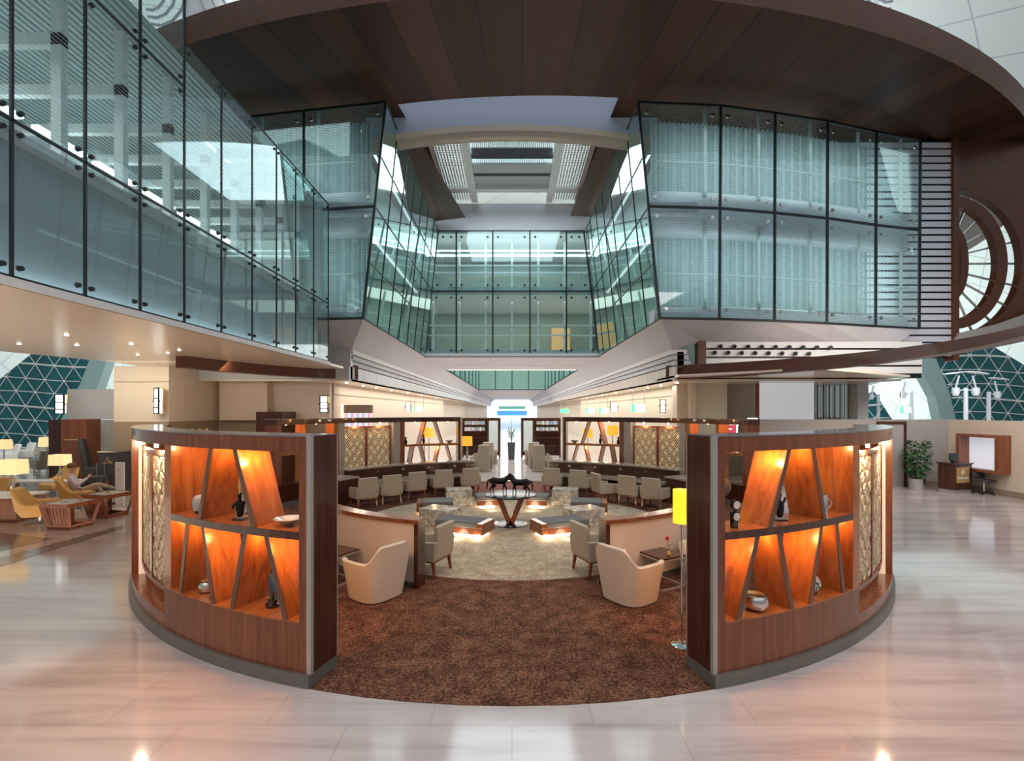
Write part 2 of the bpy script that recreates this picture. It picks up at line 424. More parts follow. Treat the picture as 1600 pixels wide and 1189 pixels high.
# ------------------------------------------------------------ mesh helpers
class MB:
    def __init__(s):
        s.v = []; s.f = []

    def add(s, vs, fs):
        k = len(s.v)
        s.v += [tuple(p) for p in vs]
        s.f += [tuple(i + k for i in f) for f in fs]
        return s

    def hexa(s, b, t):
        return s.add(list(b) + list(t), [(3, 2, 1, 0), (4, 5, 6, 7), (0, 1, 5, 4), (1, 2, 6, 5), (2, 3, 7, 6), (3, 0, 4, 7)])

    def box(s, x0, x1, y0, y1, z0, z1):
        return s.hexa([(x0, y0, z0), (x1, y0, z0), (x1, y1, z0), (x0, y1, z0)], [(x0, y0, z1), (x1, y0, z1), (x1, y1, z1), (x0, y1, z1)])

    def cbox(s, c, d, rz=0.0):
        ca, sa = math.cos(rz), math.sin(rz)
        q = []
        for sx, sy in ((-1, -1), (1, -1), (1, 1), (-1, 1)):
            x, y = sx * d[0] / 2, sy * d[1] / 2
            q.append((c[0] + x * ca - y * sa, c[1] + x * sa + y * ca))
        return s.hexa([(x, y, c[2] - d[2] / 2) for x, y in q], [(x, y, c[2] + d[2] / 2) for x, y in q])

    def taper(s, c0, d0, c1, d1):
        f = lambda c, d: [(c[0] - d[0] / 2, c[1] - d[1] / 2, c[2]), (c[0] + d[0] / 2, c[1] - d[1] / 2, c[2]), (c[0] + d[0] / 2, c[1] + d[1] / 2, c[2]), (c[0] - d[0] / 2, c[1] + d[1] / 2, c[2])]
        return s.hexa(f(c0, d0), f(c1, d1))

    def prism(s, pts, z0, z1):
        n = len(pts)
        vs = [(x, y, z0) for x, y in pts] + [(x, y, z1) for x, y in pts]
        fs = [tuple(reversed(range(n))), tuple(range(n, 2 * n))] + [(i, (i + 1) % n, n + (i + 1) % n, n + i) for i in range(n)]
        return s.add(vs, fs)

    def bar(s, a, b, w, h=None, up=(0, 0, 1)):
        """rectangular bar from a to b"""
        h = h or w
        a, b = Vector(a), Vector(b)
        d = (b - a).normalized()
        u = Vector(up)
        if abs(d.dot(u)) > 0.98:
            u = Vector((0, 1, 0))
        x = d.cross(u).normalized() * w / 2
        y = x.cross(d).normalized() * h / 2
        return s.hexa([a - x - y, a + x - y, a + x + y, a - x + y], [b - x - y, b + x - y, b + x + y, b - x + y])

    def tube(s, a, b, r0, r1=None, n=10):
        r1 = r0 if r1 is None else r1
        a, b = Vector(a), Vector(b)
        d = (b - a).normalized()
        u = Vector((0, 0, 1)) if abs(d.z) < 0.9 else Vector((1, 0, 0))
        x = d.cross(u).normalized(); y = d.cross(x)
        vs = [a + (x * math.cos(2 * PI * i / n) + y * math.sin(2 * PI * i / n)) * r0 for i in range(n)]
        vs += [b + (x * math.cos(2 * PI * i / n) + y * math.sin(2 * PI * i / n)) * r1 for i in range(n)]
        fs = [tuple(range(n)), tuple(reversed(range(n, 2 * n)))] + [(i, n + i, n + (i + 1) % n, (i + 1) % n) for i in range(n)]
        return s.add(vs, fs)

    def path(s, pts, r, n=6):
        for a, b in zip(pts[:-1], pts[1:]):
            s.tube(a, b, r, r, n)
        return s

    def lathe(s, prof, c=(0, 0, 0), n=24, sx=1, sy=1):
        vs = []; fs = []
        for r, z in prof:
            for i in range(n):
                a = 2 * PI * i / n
                vs.append((c[0] + r * math.cos(a) * sx, c[1] + r * math.sin(a) * sy, c[2] + z))
        m = len(prof)
        for j in range(m - 1):
            for i in range(n):
                fs.append((j * n + i, j * n + (i + 1) % n, (j + 1) * n + (i + 1) % n, (j + 1) * n + i))
        fs.append(tuple(reversed(range(n)))); fs.append(tuple(range((m - 1) * n, m * n)))
        return s.add(vs, fs)

    def ball(s, c, r, n=16, m=10, sz=1, sx=1, sy=1):
        prof = [(max(r * math.sin(PI * j / m), r * 0.02), -r * math.cos(PI * j / m) * sz) for j in range(m + 1)]
        return s.lathe(prof, c, n, sx, sy)

    def sector(s, r0, r1, a0, a1, z0, z1, n=16, c=(0.0, 9.9)):
        """annular block; angles in degrees from the near direction, positive to the right"""
        vs = []; fs = []
        for i in range(n + 1):
            a = R_(a0 + (a1 - a0) * i / n)
            for r in (r0, r1):
                for z in (z0, z1):
                    vs.append((c[0] + r * math.sin(a), c[1] - r * math.cos(a), z))
        for i in range(n):
            k = 4 * i; l = k + 4
            fs += [(k, l, l + 1, k + 1), (k + 2, k + 3, l + 3, l + 2), (k + 1, l + 1, l + 3, k + 3), (k, k + 2, l + 2, l)]
        fs += [(0, 1, 3, 2), (4 * n, 4 * n + 2, 4 * n + 3, 4 * n + 1)]
        return s.add(vs, fs)

    def build(s, name, mat, parent=None, smooth=False, bevel=0.0, label=None, kind=None, origin=None):
        me = bpy.data.meshes.new(name)
        vs = s.v
        if origin is not None:
            ox, oy, oz = origin
            vs = [(x - ox, y - oy, z - oz) for x, y, z in vs]
        me.from_pydata(vs, [], s.f)
        bm_fix(me)
        me.materials.append(mat)
        o = bpy.data.objects.new(name, me)
        COL.objects.link(o)
        if origin is not None:
            o.location = origin
        if parent is not None:
            o.parent = parent
        if smooth:
            me.shade_smooth()
            me.set_sharp_from_angle(angle=R_(38))
        if bevel:
            b = o.modifiers.new('bevel', 'BEVEL'); b.width = bevel; b.segments = 2; b.limit_method = 'ANGLE'; b.angle_limit = R_(40)
        if label:
            o['label'] = label
        if kind:
            o['kind'] = kind
        return o


import bmesh


def bm_fix(me):
    bm = bmesh.new(); bm.from_mesh(me)
    bmesh.ops.recalc_face_normals(bm, faces=bm.faces)
    bm.to_mesh(me); bm.free()


def thing(name, label, cat, loc=(0, 0, 0), rz=0.0, group=None):
    o = bpy.data.objects.new(name, None)
    o.empty_display_size = 0.1
    COL.objects.link(o)
    o.location = loc; o.rotation_euler = (0, 0, rz)
    o['label'] = label; o['category'] = cat
    if group:
        o['group'] = group
    return o


def tag(o, label, cat, group=None):
    o['label'] = label; o['category'] = cat
    if group:
        o['group'] = group
    return o


def struct(o, label=None):
    o['kind'] = 'structure'
    if label:
        o['label'] = label
    return o


def sroot(name, loc=(0, 0, 0)):
    o = bpy.data.objects.new(name, None)
    COL.objects.link(o); o.location = loc
    o['kind'] = 'structure'
    return o


def dup(root, loc, rz, label, scale=None):
    def cp(o, par):
        c = o.copy(); COL.objects.link(c)
        if par is not None:
            c.parent = par
        for ch in list(o.children):
            cp(ch, c)
        return c
    r = cp(root, None)
    r.location = loc; r.rotation_euler = (0, 0, rz)
    if scale:
        r.scale = scale
    r['label'] = label
    return r


def G(x, y):
    """point of the floor seen at image position x, y"""
    Y = F * HC / (y - HZ)
    return ((x - 800) / F * Y, Y)


def ATZ(x, y, z):
    """point at height z seen at x, y"""
    Y = F * (HC - z) / (y - HZ)
    return ((x - 800) / F * Y, Y)


def AT(x, y, Y):
    return ((x - 800) / F * Y, Y, HC + (HZ - y) / F * Y)


def XA(x, Y):
    return (x - 800) / F * Y


def ZA(y, Y):
    return HC + (HZ - y) / F * Y


def limbs(name, nodes, edges, mat, parent=None, vox=0.008, smooth=3):
    """one continuous surface: tapered limbs and joints fused by a voxel remesh"""
    m = MB()
    for x, y, z, r in nodes: m.ball((x, y, z), r, 14, 10)
    for a, b in edges: m.tube(nodes[a][:3], nodes[b][:3], nodes[a][3] * .98, nodes[b][3] * .98, 14)
    o = m.build(name, mat)
    md = o.modifiers.new('remesh', 'REMESH'); md.mode = 'VOXEL'; md.voxel_size = vox
    sm = o.modifiers.new('smooth', 'SMOOTH'); sm.iterations = smooth
    dg = bpy.context.evaluated_depsgraph_get()
    nm = bpy.data.meshes.new_from_object(o.evaluated_get(dg))
    o.modifiers.clear(); o.data = nm
    nm.materials.clear(); nm.materials.append(mat); nm.shade_smooth()
    if parent is not None: o.parent = parent
    return o


def skin(name, nodes, edges, mat, parent=None, sub=2, root=0):
    """one continuous surface grown on a jointed skeleton"""
    me = bpy.data.meshes.new(name)
    me.from_pydata([n[:3] for n in nodes], edges, [])
    o = bpy.data.objects.new(name, me)
    COL.objects.link(o)
    md = o.modifiers.new('skin', 'SKIN')
    md.use_smooth_shade = True
    for i, n in enumerate(nodes):
        r = n[3]
        me.skin_vertices[0].data[i].radius = (r, n[4] if len(n) > 4 else r)
        me.skin_vertices[0].data[i].use_root = (i == root)
    ss = o.modifiers.new('sub', 'SUBSURF'); ss.levels = sub; ss.render_levels = sub
    dg = bpy.context.evaluated_depsgraph_get()
    ev = o.evaluated_get(dg)
    nm = bpy.data.meshes.new_from_object(ev)
    o.modifiers.clear()
    o.data = nm
    nm.materials.clear(); nm.materials.append(mat)
    nm.shade_smooth()
    if parent is not None:
        o.parent = parent
    return o

# ============================================================ SETTING
CX, CY = 0.0, 9.9
# floor
o = MB().box(-45, 45, -44, 142, -0.2, 0.0).build('floor', M_FLOOR); struct(o)
o = MB().sector(0.0001, 6.07, 0, 360, -0.01, 0.006, 96).build('floor_carpet', M_CARPET); struct(o)
o = MB().sector(0.0001, 3.27, 0, 360, 0.0, 0.012, 96).build('floor_centre_carpet', M_SAND); struct(o)
o = MB().sector(3.6, 5.6, 163, 197, 0.0, 0.013, 12).build('floor_red_carpet', M_REDC); struct(o)
# dark inlay bands in the left floor
M_INLAY = plain('grey_marble_inlay', (0.20, 0.18, 0.155), 0.15, noise=0.3, nscale=5)
a, b2 = G(0, 872), G(194, 820)
c2, d2 = G(194, 826), G(0, 885)
struct(MB().prism([a, b2, c2, d2], -0.01, 0.004).build('trim_1', M_INLAY))
a, b2, c2 = G(-30, 832), G(84, 842), G(-30, 868)
struct(MB().prism([G(-40, 828), c2, b2], -0.01, 0.004).build('trim_2', M_INLAY))

# hall roof: barrel vault along the concourse, open behind and above the camera
def hall():
    me_v = []; fs = []; uvs = []
    A, Bz = 34.0, 25.0
    nu, nv = 60, 50
    ys = [-44 + 190 * j / nv for j in range(nv + 1)]
    for j, y in enumerate(ys):
        for i in range(nu + 1):
            t = PI * i / nu
            me_v.append((A * math.cos(t), y, Bz * math.sin(t) ** 0.9 if 0 < i < nu else 0.0))
    for j in range(nv):
        for i in range(nu):
            t = 180.0 * (i + .5) / nu
            if ys[j] < 13 and 38 < t < 142:
                continue
            k = j * (nu + 1) + i
            fs.append((k, k + 1, k + nu + 2, k + nu + 1))
    me = bpy.data.meshes.new('ceiling')
    me.from_pydata(me_v, [], fs)
    uv = me.uv_layers.new(name='uv')
    for p in me.polygons:
        for li in p.loop_indices:
            vi = me.loops[li].vertex_index
            j, i = divmod(vi, nu + 1)
            s = i * 1.45; y = ys[j]
            uv.data[li].uv = (y * 0.8 + s * 0.6, s * 0.8 - y * 0.6)
    me.materials.append(M_HALL)
    me.shade_smooth()
    o = bpy.data.objects.new('ceiling', me); COL.objects.link(o); struct(o)
hall()
# end wall of the hall
struct(MB().box(-34, 34, 142, 142.4, 0, 25).build('wall_far', M_WHITE))
struct(MB().box(-34, 34, -44.4, -44, 0, 25).build('wall_behind', M_BEIGE2))

# ribs standing on the hall wall beside the leaf windows
M_RIB = plain('pale_green_rib', (0.30, 0.42, 0.41), 0.6)
def flat(name, px, Y, mat, th=0.3, parent=None, kind='structure'):
    m = MB()
    f = [AT(x, y, Y) for x, y in px]; n = len(f)
    bk = [(p[0], p[1] + th, p[2]) for p in f]
    m.add(f + bk, [tuple(range(n)), tuple(reversed(range(n, 2 * n)))] + [(i, i + n, (i + 1) % n + n, (i + 1) % n) for i in range(n)])
    o = m.build(name, mat, parent)
    if parent is None: struct(o)
    return o

def truss(parent, px, Y, step=2.0, r=0.024):
    """triangulated white space frame in front of a leaf window, clipped to its outline"""
    def inside(x, y):
        c = False; n = len(px)
        for i in range(n):
            x1, y1 = px[i]; x2, y2 = px[(i + 1) % n]
            if (y1 > y) != (y2 > y) and x < (x2 - x1) * (y - y1) / (y2 - y1) + x1:
                c = not c
        return c
    xs = [p[0] for p in px]; ys = [p[1] for p in px]
    dx, dy = 30.0, 22.0
    pts = {}
    j = 0; y = min(ys)
    m = MB()
    rows = int((max(ys) - min(ys)) / dy) + 2
    cols = int((max(xs) - min(xs)) / dx) + 3
    for j in range(rows):
        for i in range(cols):
            pts[i, j] = (min(xs) - 20 + i * dx + (dx / 2 if j % 2 else 0), min(ys) + j * dy - 4 * math.sin(i * .7))
    def seg(p, q, rr):
        # clip by sampling
        n = 12; run = None
        for k in range(n + 1):
            t = k / n; x = p[0] + (q[0] - p[0]) * t; yy = p[1] + (q[1] - p[1]) * t
            ins = inside(x, yy)
            if ins and run is None: run = (x, yy)
            if ins: last = (x, yy)
            if run is not None and (not ins or k == n):
                if abs(last[0] - run[0]) + abs(last[1] - run[1]) > 2:
                    m.tube(AT(*run, Y - .25), AT(*last, Y - .25), rr, rr, 4)
                run = None
    for (i, j), p in pts.items():
        if (i + 1, j) in pts: seg(p, pts[i + 1, j], r * (2.0 if j % 3 == 1 else 1.0))
        k = (i, j + 1), (i - 1, j + 1) if j % 2 == 0 else (i + 1, j + 1)
        for q in k:
            if q in pts: seg(p, pts[q], r * .8)
    m.build('space_frame', M_WHITE, parent)

def leaf(name, px, rib, Y):
    w = sroot(name)
    flat('glazing', px, Y, M_DARKGLASS, 0.2, w)
    if rib: flat('rib', rib, Y - 0.2, M_RIB, 0.6, w)
    truss(w, px, Y)
leaf('window_1', [(-60, 640), (0, 592), (55, 548), (142, 556), (125, 600), (98, 650), (80, 700), (-60, 705)],
     [(142, 556), (168, 560), (150, 610), (140, 660), (130, 705), (80, 705), (98, 650), (125, 600)], 27.0)
leaf('window_2', [(1460, 553), (1545, 537), (1600, 570), (1660, 615), (1660, 668), (1496, 668), (1484, 615)],
     [(1429, 560), (1460, 553), (1484, 615), (1497, 668), (1472, 668), (1462, 620)], 27.0)
leaf('window_3', [(1357, 615), (1366, 612), (1402, 668), (1357, 668)], None, 26.0)

# decorative pillar head of the hall, beyond the canopy
def pillar_head(name, x, y, Y):
    w = sroot(name)
    px, _, pz = AT(x, y, Y)
    MB().tube((px, Y, 12), (px, Y, 24.5), 0.75, 0.85, 20).build('shaft', M_WHITE, w, True)
    for s in (-1, 1):
        for k in range(3):
            m = MB(); c = px + s * (1.35 + k * 0.15)
            pts = [(c + (1.1 - .25 * k) * math.cos(t / 12 * PI * 1.6) * s, Y - .8, pz + .4 + (1.5 - .3 * k) * math.sin(t / 12 * PI * 1.6)) for t in range(13)]
            m.path(pts, 0.05, 6).build('scroll', M_LILAC, w, True)
pillar_head('trim_3', 1300, 10, 20.0)
pillar_head('trim_4', 322, 22, 20.0)

# ------------------------------------------------------------ big wooden canopy
HCAN = HC + 8.75
# outer rim circle
RIM_C = (0.9, 36.0); RIM_R = 25.7
def canopy():
    root = sroot('ceiling_canopy', (RIM_C[0], RIM_C[1], HCAN))
    n = 90
    def ring(r, c=RIM_C, a0=-82, a1=82, k=n):
        return [(c[0] - RIM_C[0] + r * math.sin(R_(a0 + (a1 - a0) * i / k)), c[1] - RIM_C[1] - r * math.cos(R_(a0 + (a1 - a0) * i / k))) for i in range(k + 1)]
    def band(ra, za, rb, zb, name, mat):
        A_ = ring(ra); B_ = ring(rb); m = MB()
        vs = [(x, y, za) for x, y in A_] + [(x, y, zb) for x, y in B_]
        m.add(vs, [(i, i + 1, n + 2 + i, n + 1 + i) for i in range(n)])
        return m.build(name, mat, root, True)
    band(RIM_R, 0.0, RIM_R - 1.88, -0.02, 'outer_panelling', W_CANOPY)
    band(RIM_R - 1.88, -0.02, RIM_R - 1.91, 0.10, 'shadow_gap', M_BLACK)
    # inner panelling is cut straight away in front of the atrium (|x|<3.6) and runs on over the side blocks
    A_ = ring(RIM_R - 1.91); m = MB()
    vs = []; fs = []
    for i, (x, y) in enumerate(A_):
        X = x + RIM_C[0]
        rin = (RIM_R - 3.56) if abs(X) < 3.9 else RIM_R - 12
        k = rin / (RIM_R - 1.91)
        vs += [(x, y, 0.10), (x * k, y * k, 0.10)]
    for i in range(n): fs.append((2 * i, 2 * i + 2, 2 * i + 3, 2 * i + 1))
    m.add(vs, fs).build('inner_panelling', W_CANOPY, root, True)
    # rim fascia leaning outwards and the top skin
    band(RIM_R, 0.0, RIM_R + 0.12, 0.55, 'rim_fascia', W_BEAM)
    band(RIM_R + 0.12, 0.55, RIM_R - 3.1, 0.6, 'top_skin', M_WHITE)
canopy()

# ------------------------------------------------------------ glazed facades
def facade(name, bot, top, zs, pane_mat, clamps=True, crad=0.05, bar=0.05, xin=1, nrow=None, cl_end=0.2, clampmat=None):
    """bot/top: plan points of the mullions at the lowest/highest level; zs: levels"""
    root = sroot(name)
    z0, z1 = zs[0], zs[-1]
    def P(i, z):
        t = (z - z0) / (z1 - z0)
        return Vector((bot[i][0] + (top[i][0] - bot[i][0]) * t, bot[i][1] + (top[i][1] - bot[i][1]) * t, z))
    n = len(bot)
    for j in range(len(zs) - 1):
        mat = pane_mat[j] if isinstance(pane_mat, list) else pane_mat
        for i in range(n - 1):
            q = [P(i, zs[j]), P(i + 1, zs[j]), P(i + 1, zs[j + 1]), P(i, zs[j + 1])]
            nr = (q[1] - q[0]).cross(q[3] - q[0]).normalized()
            if nr.dot(Vector((0, 0, HC)) - q[0]) < 0: nr = -nr
            m = MB(); m.add(q, [(0, 1, 2, 3)])
            o = m.build('glass_pane', mat, root)
            if clamps:
                cx_ = (q[0] + q[1] + q[2] + q[3]) / 4
                for k in range(4):
                    d = (q[k] - q[(k + 1) % 4]); e = (q[k] - q[(k + 3) % 4])
                    p = q[k] - d.normalized() * min(0.14, d.length * .12) - e.normalized() * min(0.14, e.length * .12)
                    if k in (2, 3): vs = 1
                    p = q[k] + (cx_ - q[k]) * 0.0
                    hd = (q[(k + 1) % 4] if k % 2 == 0 else q[(k - 1) % 4]) - q[k]
                    vd = q[3 - k] - q[k]
                    p = q[k] + hd.normalized() * cl_end + vd.normalized() * cl_end * 1.2
                    MB().tube(p - nr * .02, p + nr * .022, crad * 1.15, crad * .9, 10).build('glass_clamp', clampmat or M_BLACK, root, True)
    for i in range(n):
        MB().bar(P(i, z0), P(i, z1), bar, bar, (0, 1, 0)).build('mullion', M_BLACK, root)
    for z in zs:
        m = MB()
        for i in range(n - 1): m.bar(P(i, z), P(i + 1, z), bar, bar)
        m.build('transom', M_BLACK, root)
    return root

# left wing: a long glazed bridge over the left side, parallel to the view
WX = -5.0
ZW = [HC + .267 * 5, HC + .581 * 5, HC + 1.122 * 5]
def wy(x): return 5.0 * F / (800 - x)
ysB = [wy(x) for x in (288, 346, 394, 432, 462, 490, 513)]
ysA = [2.6, 3.3, 4.05, wy(18), wy(133), wy(219), wy(288)]
G_LOW = glass('glass_spandrel', (0.82, 0.90, 0.92), 0.06, 0.18, (0.30, 0.38, 0.41))
wl = facade('wall_left_wing_far', [(WX, y) for y in ysB], [(WX, y) for y in ysB], ZW, [G_LOW, G_FRIT], True, 0.028, 0.026, cl_end=0.09)
zA = [ZW[0], ZW[1], HC + .985 * 5, HC + 9.5]
wa = facade('wall_left_wing_near', [(WX, y) for y in ysA], [(WX, y) for y in ysA], zA, [G_LOW, G_FRIT, G_FRIT], True, 0.028, 0.028, cl_end=0.09)
wi = sroot('wall_left_wing_interior')
MB().box(WX - .35, WX - .25, 2.6, 13.3, ZW[0] + .02, ZW[1] - .03).build('spandrel', M_SPAN, wi)
MB().box(WX - 9, WX - .1, 2.6, 13.3, ZW[1] - .10, ZW[1] - .02).build('upper_floor', M_GREYBAND, wi)
MB().box(WX - 6.3, WX - 6.2, 2.6, 13.3, ZW[1], HC + 11).build('back_wall', plain('wing_back_wall', (0.42, 0.50, 0.50), 0.6), wi)
MB().box(WX - 6.2, WX - .1, 13.2, 13.3, ZW[1], ZW[2]).build('end_wall', M_GREYBAND, wi)
for k in range(11):      # white portal frames
    y = 3.2 + k * 0.98
    m = MB()
    m.box(WX - .75, WX - .62, y, y + .10, ZW[1], ZW[2] + (.0 if y > 7.3 else 3.0))
    m.box(WX - 6.2, WX - .62, y, y + .10, ZW[2] - 1.05, ZW[2] - .90)
    m.build('portal_frame', M_WHITE, wi)
MB().box(WX - 6.2, WX - .2, 2.6, 13.3, ZW[2] - .12, ZW[2] - .04).build('wing_ceiling', stripes('slatted_ceiling', (0.10, 0.14, 0.14), (0.55, 0.62, 0.62), 'X', 3.0, 0.5), wi)
for k in range(8):       # light tubes
    for (xo, zz) in ((-2.2, -1.35), (-4.9, -1.45)):
        y = 4.2 + k * 1.08
        MB().box(WX + xo - .06, WX + xo + .06, y, y + .85, ZW[2] + zz, ZW[2] + zz + .05).build('light_tube', M_TUBE, wi)
area('wing_light', (WX - 3, 8.0, ZW[2] - 1.2), 4, 170, (0.85, 1.0, 0.98), (0, 0, 0), 9)
area('wing_spandrel_light', (WX - .17, 8.0, ZW[0] + .04), 0.1, 14, (0.85, 0.95, 1.0), (PI, 0, 0), 10)
# edge and soffit of the wing
struct(MB().box(WX - .02, WX + .06, 2.6, 13.42, ZW[0] - .10, ZW[0] - .02).build('trim_5', M_WHITE))
m = MB().prism([(WX, 1.0), (WX, 14.6), (-10.6, 14.6), (-10.2, 12.6), (-10.7, 10.3), (-12.5, 8.6), (-14, 7.0), (-14, 1.0)], ZW[0] - .10, ZW[0] - .04)
so = struct(m.build('ceiling_soffit_left', M_SOFFIT))
# recessed downlights in the soffit
for k, (x, y) in enumerate([(30, 530), (104, 515), (120, 532), (205, 530), (262, 545), (215, 548), (280, 540), (330, 556), (395, 565)]):
    Y = F * 1.32 / (HZ - y)
    struct(MB().lathe([(0.028, 0), (0.028, .02)], (XA(x, Y), Y, ZW[0] - .113), 12).build('ceiling_downlight', M_BULB))

# blocks either side of the atrium
HB = 2.54; HTOP = 8.5
ZB = [HC + HB, HC + 5.63, HC + HTOP]
rb = [(XA(x, Y), Y) for x, Y in ((1030, 13.6), (1124, 13.72), (1210, 14.0), (1292, 14.4), (1368, 14.9), (1436, 15.3))]
rt = [(XA(x, Y), Y) for x, Y in ((997, 13.6), (1126, 13.76), (1211, 14.1), (1293, 14.5), (1369, 15.05), (1438, 15.5))]
facade('wall_right_block', rb, rt, ZB, G_FRIT, True, 0.055, 0.06, cl_end=0.22, clampmat=M_STEEL)
lb = [(XA(x, Y), Y) for x, Y in ((567, 13.6), (475, 13.8), (385, 14.1), (290, 14.5))]
lt = [(XA(x, Y), Y) for x, Y in ((603, 13.6), (475, 14.0), (385, 14.3), (290, 14.7))]
facade('wall_left_block', lb, lt, ZB, G_FRIT, True, 0.055, 0.06, cl_end=0.22, clampmat=M_STEEL)

def block_in(name, B, T, sgn):
    w = sroot(name)
    for i in range(len(B) - 1):
        (xa, ya), (xb, yb) = B[i], B[i + 1]
        for (z0, z1) in ((ZB[0] + .55, ZB[1] - .55), (ZB[1] + .62, ZB[2] - .02)):
            k = 24; m = MB(); vs = []; fs = []
            for q in range(k + 1):
                t = q / k
                x = xa + (xb - xa) * t; y = ya + (yb - ya) * t + 0.9 + 0.07 * (1 if q % 2 else -1)
                vs += [(x, y, z0), (x, y, z1)]
            for q in range(k): fs.append((2 * q, 2 * q + 2, 2 * q + 3, 2 * q + 1))
            m.add(vs, fs).build('curtain', M_CURT, w, True)
        for (z0, z1) in ((ZB[0], ZB[0] + .42), (ZB[1] - .55, ZB[1] + .62)):
            m = MB(); m.hexa([(xa, ya + .45, z0), (xb, yb + .45, z0), (xb, yb + 1.0, z0), (xa, ya + 1.0, z0)], [(xa, ya + .45, z1), (xb, yb + .45, z1), (xb, yb + 1.0, z1), (xa, ya + 1.0, z1)])
            m.build('floor_slab', M_LILAC, w)
        # rail and post behind the glass
        for z0 in (ZB[0], ZB[1] + .1):
            MB().tube((xa, ya + .4, z0 + 1.35), (xb, yb + .4, z0 + 1.35), .025, .025, 6).build('rail', M_RAIL, w)
            MB().tube((xb - sgn * .25, yb + .4, z0 + .4), (xb - sgn * .25, yb + .4, z0 + 2.9), .05, .05, 8).build('post', M_RAIL, w)
    return w
block_in('wall_right_block_interior', rb, rt, 1)
block_in('wall_left_block_interior', lb, lt, -1)
for s, rz in ((1, 11.2), (-1, -9.3)):
    for zz in (HC + 4.1, HC + 7.1):
        o_ = area('block_fill', (8.35 if s > 0 else -6.8, 14.5 if s > 0 else 14.12, zz), 8.4 if s > 0 else 4.6, 72 if s > 0 else 34, (0.86, 1.0, 1.0), (R_(90), 0, R_(rz)), 1.9)  # unseen fill added behind the glass, facing the curtains

# side walls of the atrium: leaning glass, and the wall at its back
def sidewall(name, s):
    ys = [13.6, 15.0, 16.4, 17.8, 19.2, 20.6, 22.0, 23.3]
    bot = [(s * 4.1, y) for y in ys]; top = [(s * 3.48, y) for y in ys]
    r = facade(name, bot, top, [ZB[0], ZB[0] + 1.55, ZB[1], ZB[1] + 1.4, ZB[2]], G_SIDE, False, bar=0.035)
    return r
sidewall('wall_left_atrium', -1); sidewall('wall_right_atrium', 1)
M_INNER = plain('lit_interior', (0.52, 0.60, 0.52), 0.7)
for s, nm in ((-1, 'wall_left_rooms'), (1, 'wall_right_rooms')):
    w = sroot(nm)
    MB().hexa([(s * 5.3, 15.6, ZB[0]), (s * 5.4, 15.6, ZB[0]), (s * 5.4, 23.3, ZB[0]), (s * 5.3, 23.3, ZB[0])], [(s * 4.9, 15.6, ZB[2]), (s * 5.0, 15.6, ZB[2]), (s * 5.0, 23.3, ZB[2]), (s * 4.9, 23.3, ZB[2])]).build('room_wall', M_INNER, w)
    MB().box(min(s * 4.15, s * 5.3), max(s * 4.15, s * 5.3), 13.8, 23.3, ZB[0] + .01, ZB[0] + .2).build('room_floor', M_LILAC, w)
    MB().box(min(s * 3.85, s * 5.2), max(s * 3.85, s * 5.2), 13.8, 23.3, ZB[1] - .1, ZB[1] + .2).build('room_floor', M_LILAC, w)
    for z in (ZB[1] - .16, ZB[2] - .25):
        MB().box(s * 4.45 - .04, s * 4.45 + .04, 14.6, 23.0, z, z + .04).build('light_tube', M_TUBE2, w)

bw = facade('wall_atrium_back', [(XA(x, 23.3), 23.3) for x in (663, 713, 770, 828, 885, 936)], [(XA(x, 23.3), 23.3) for x in (685, 713, 770, 828, 885, 912)], ZB, G_TEAL, True, 0.05, 0.07, cl_end=0.25)
w = sroot('wall_atrium_back_rooms')
MB().box(-4.6, 4.6, 28.0, 28.1, ZB[0], ZB[2] + 1).build('room_wall', plain('room_wall', (0.36, 0.42, 0.38), 0.7), w)
for z in (ZB[0] + .02, ZB[1] - .05): MB().box(-4.4, 4.4, 23.42, 28, z, z + .3).build('room_floor', M_GREYBAND, w)
for z in (ZB[1] - .15, ZB[2] - .1): MB().box(-4.4, 4.4, 23.42, 28, z, z + .08).build('room_ceiling', M_WHITE, w)
for z in (ZB[0] + 1.1, ZB[0] + 1.6, ZB[1] + 1.1, ZB[1] + 1.45, ZB[2] - .9):
    MB().box(-4.3, 4.3, 24.2, 24.26, z, z + .07).build('rail', M_WHITE, w)
for k in range(7):
    x = -3.9 + 1.3 * k
    MB().box(x - .05, x + .05, 24.3, 24.4, ZB[0] + .3, ZB[2] - .1).build('post', M_WHITE, w)
for zz in (ZB[2] - .75, ZB[2] - 1.0):
    MB().box(-4.2, 4.2, 24.0, 24.06, zz, zz + .05).build('light_tube', M_TUBE, w)
MB().box(2.2, 3.2, 27.2, 27.5, ZB[0] + .3, ZB[0] + 2.0).build('lit_doorway', plain('orange_door', (0.6, 0.33, 0.13), .5, emit=(0.8, .45, .18), es=.5), w)
area('rooms_light_low', (0, 25.6, ZB[1] - .25), 8, 110, (1, .97, .85), (0, 0, 0), 3)
area('rooms_light_high', (0, 25.6, ZB[2] - .2), 8, 110, (.95, 1, .95), (0, 0, 0), 3)

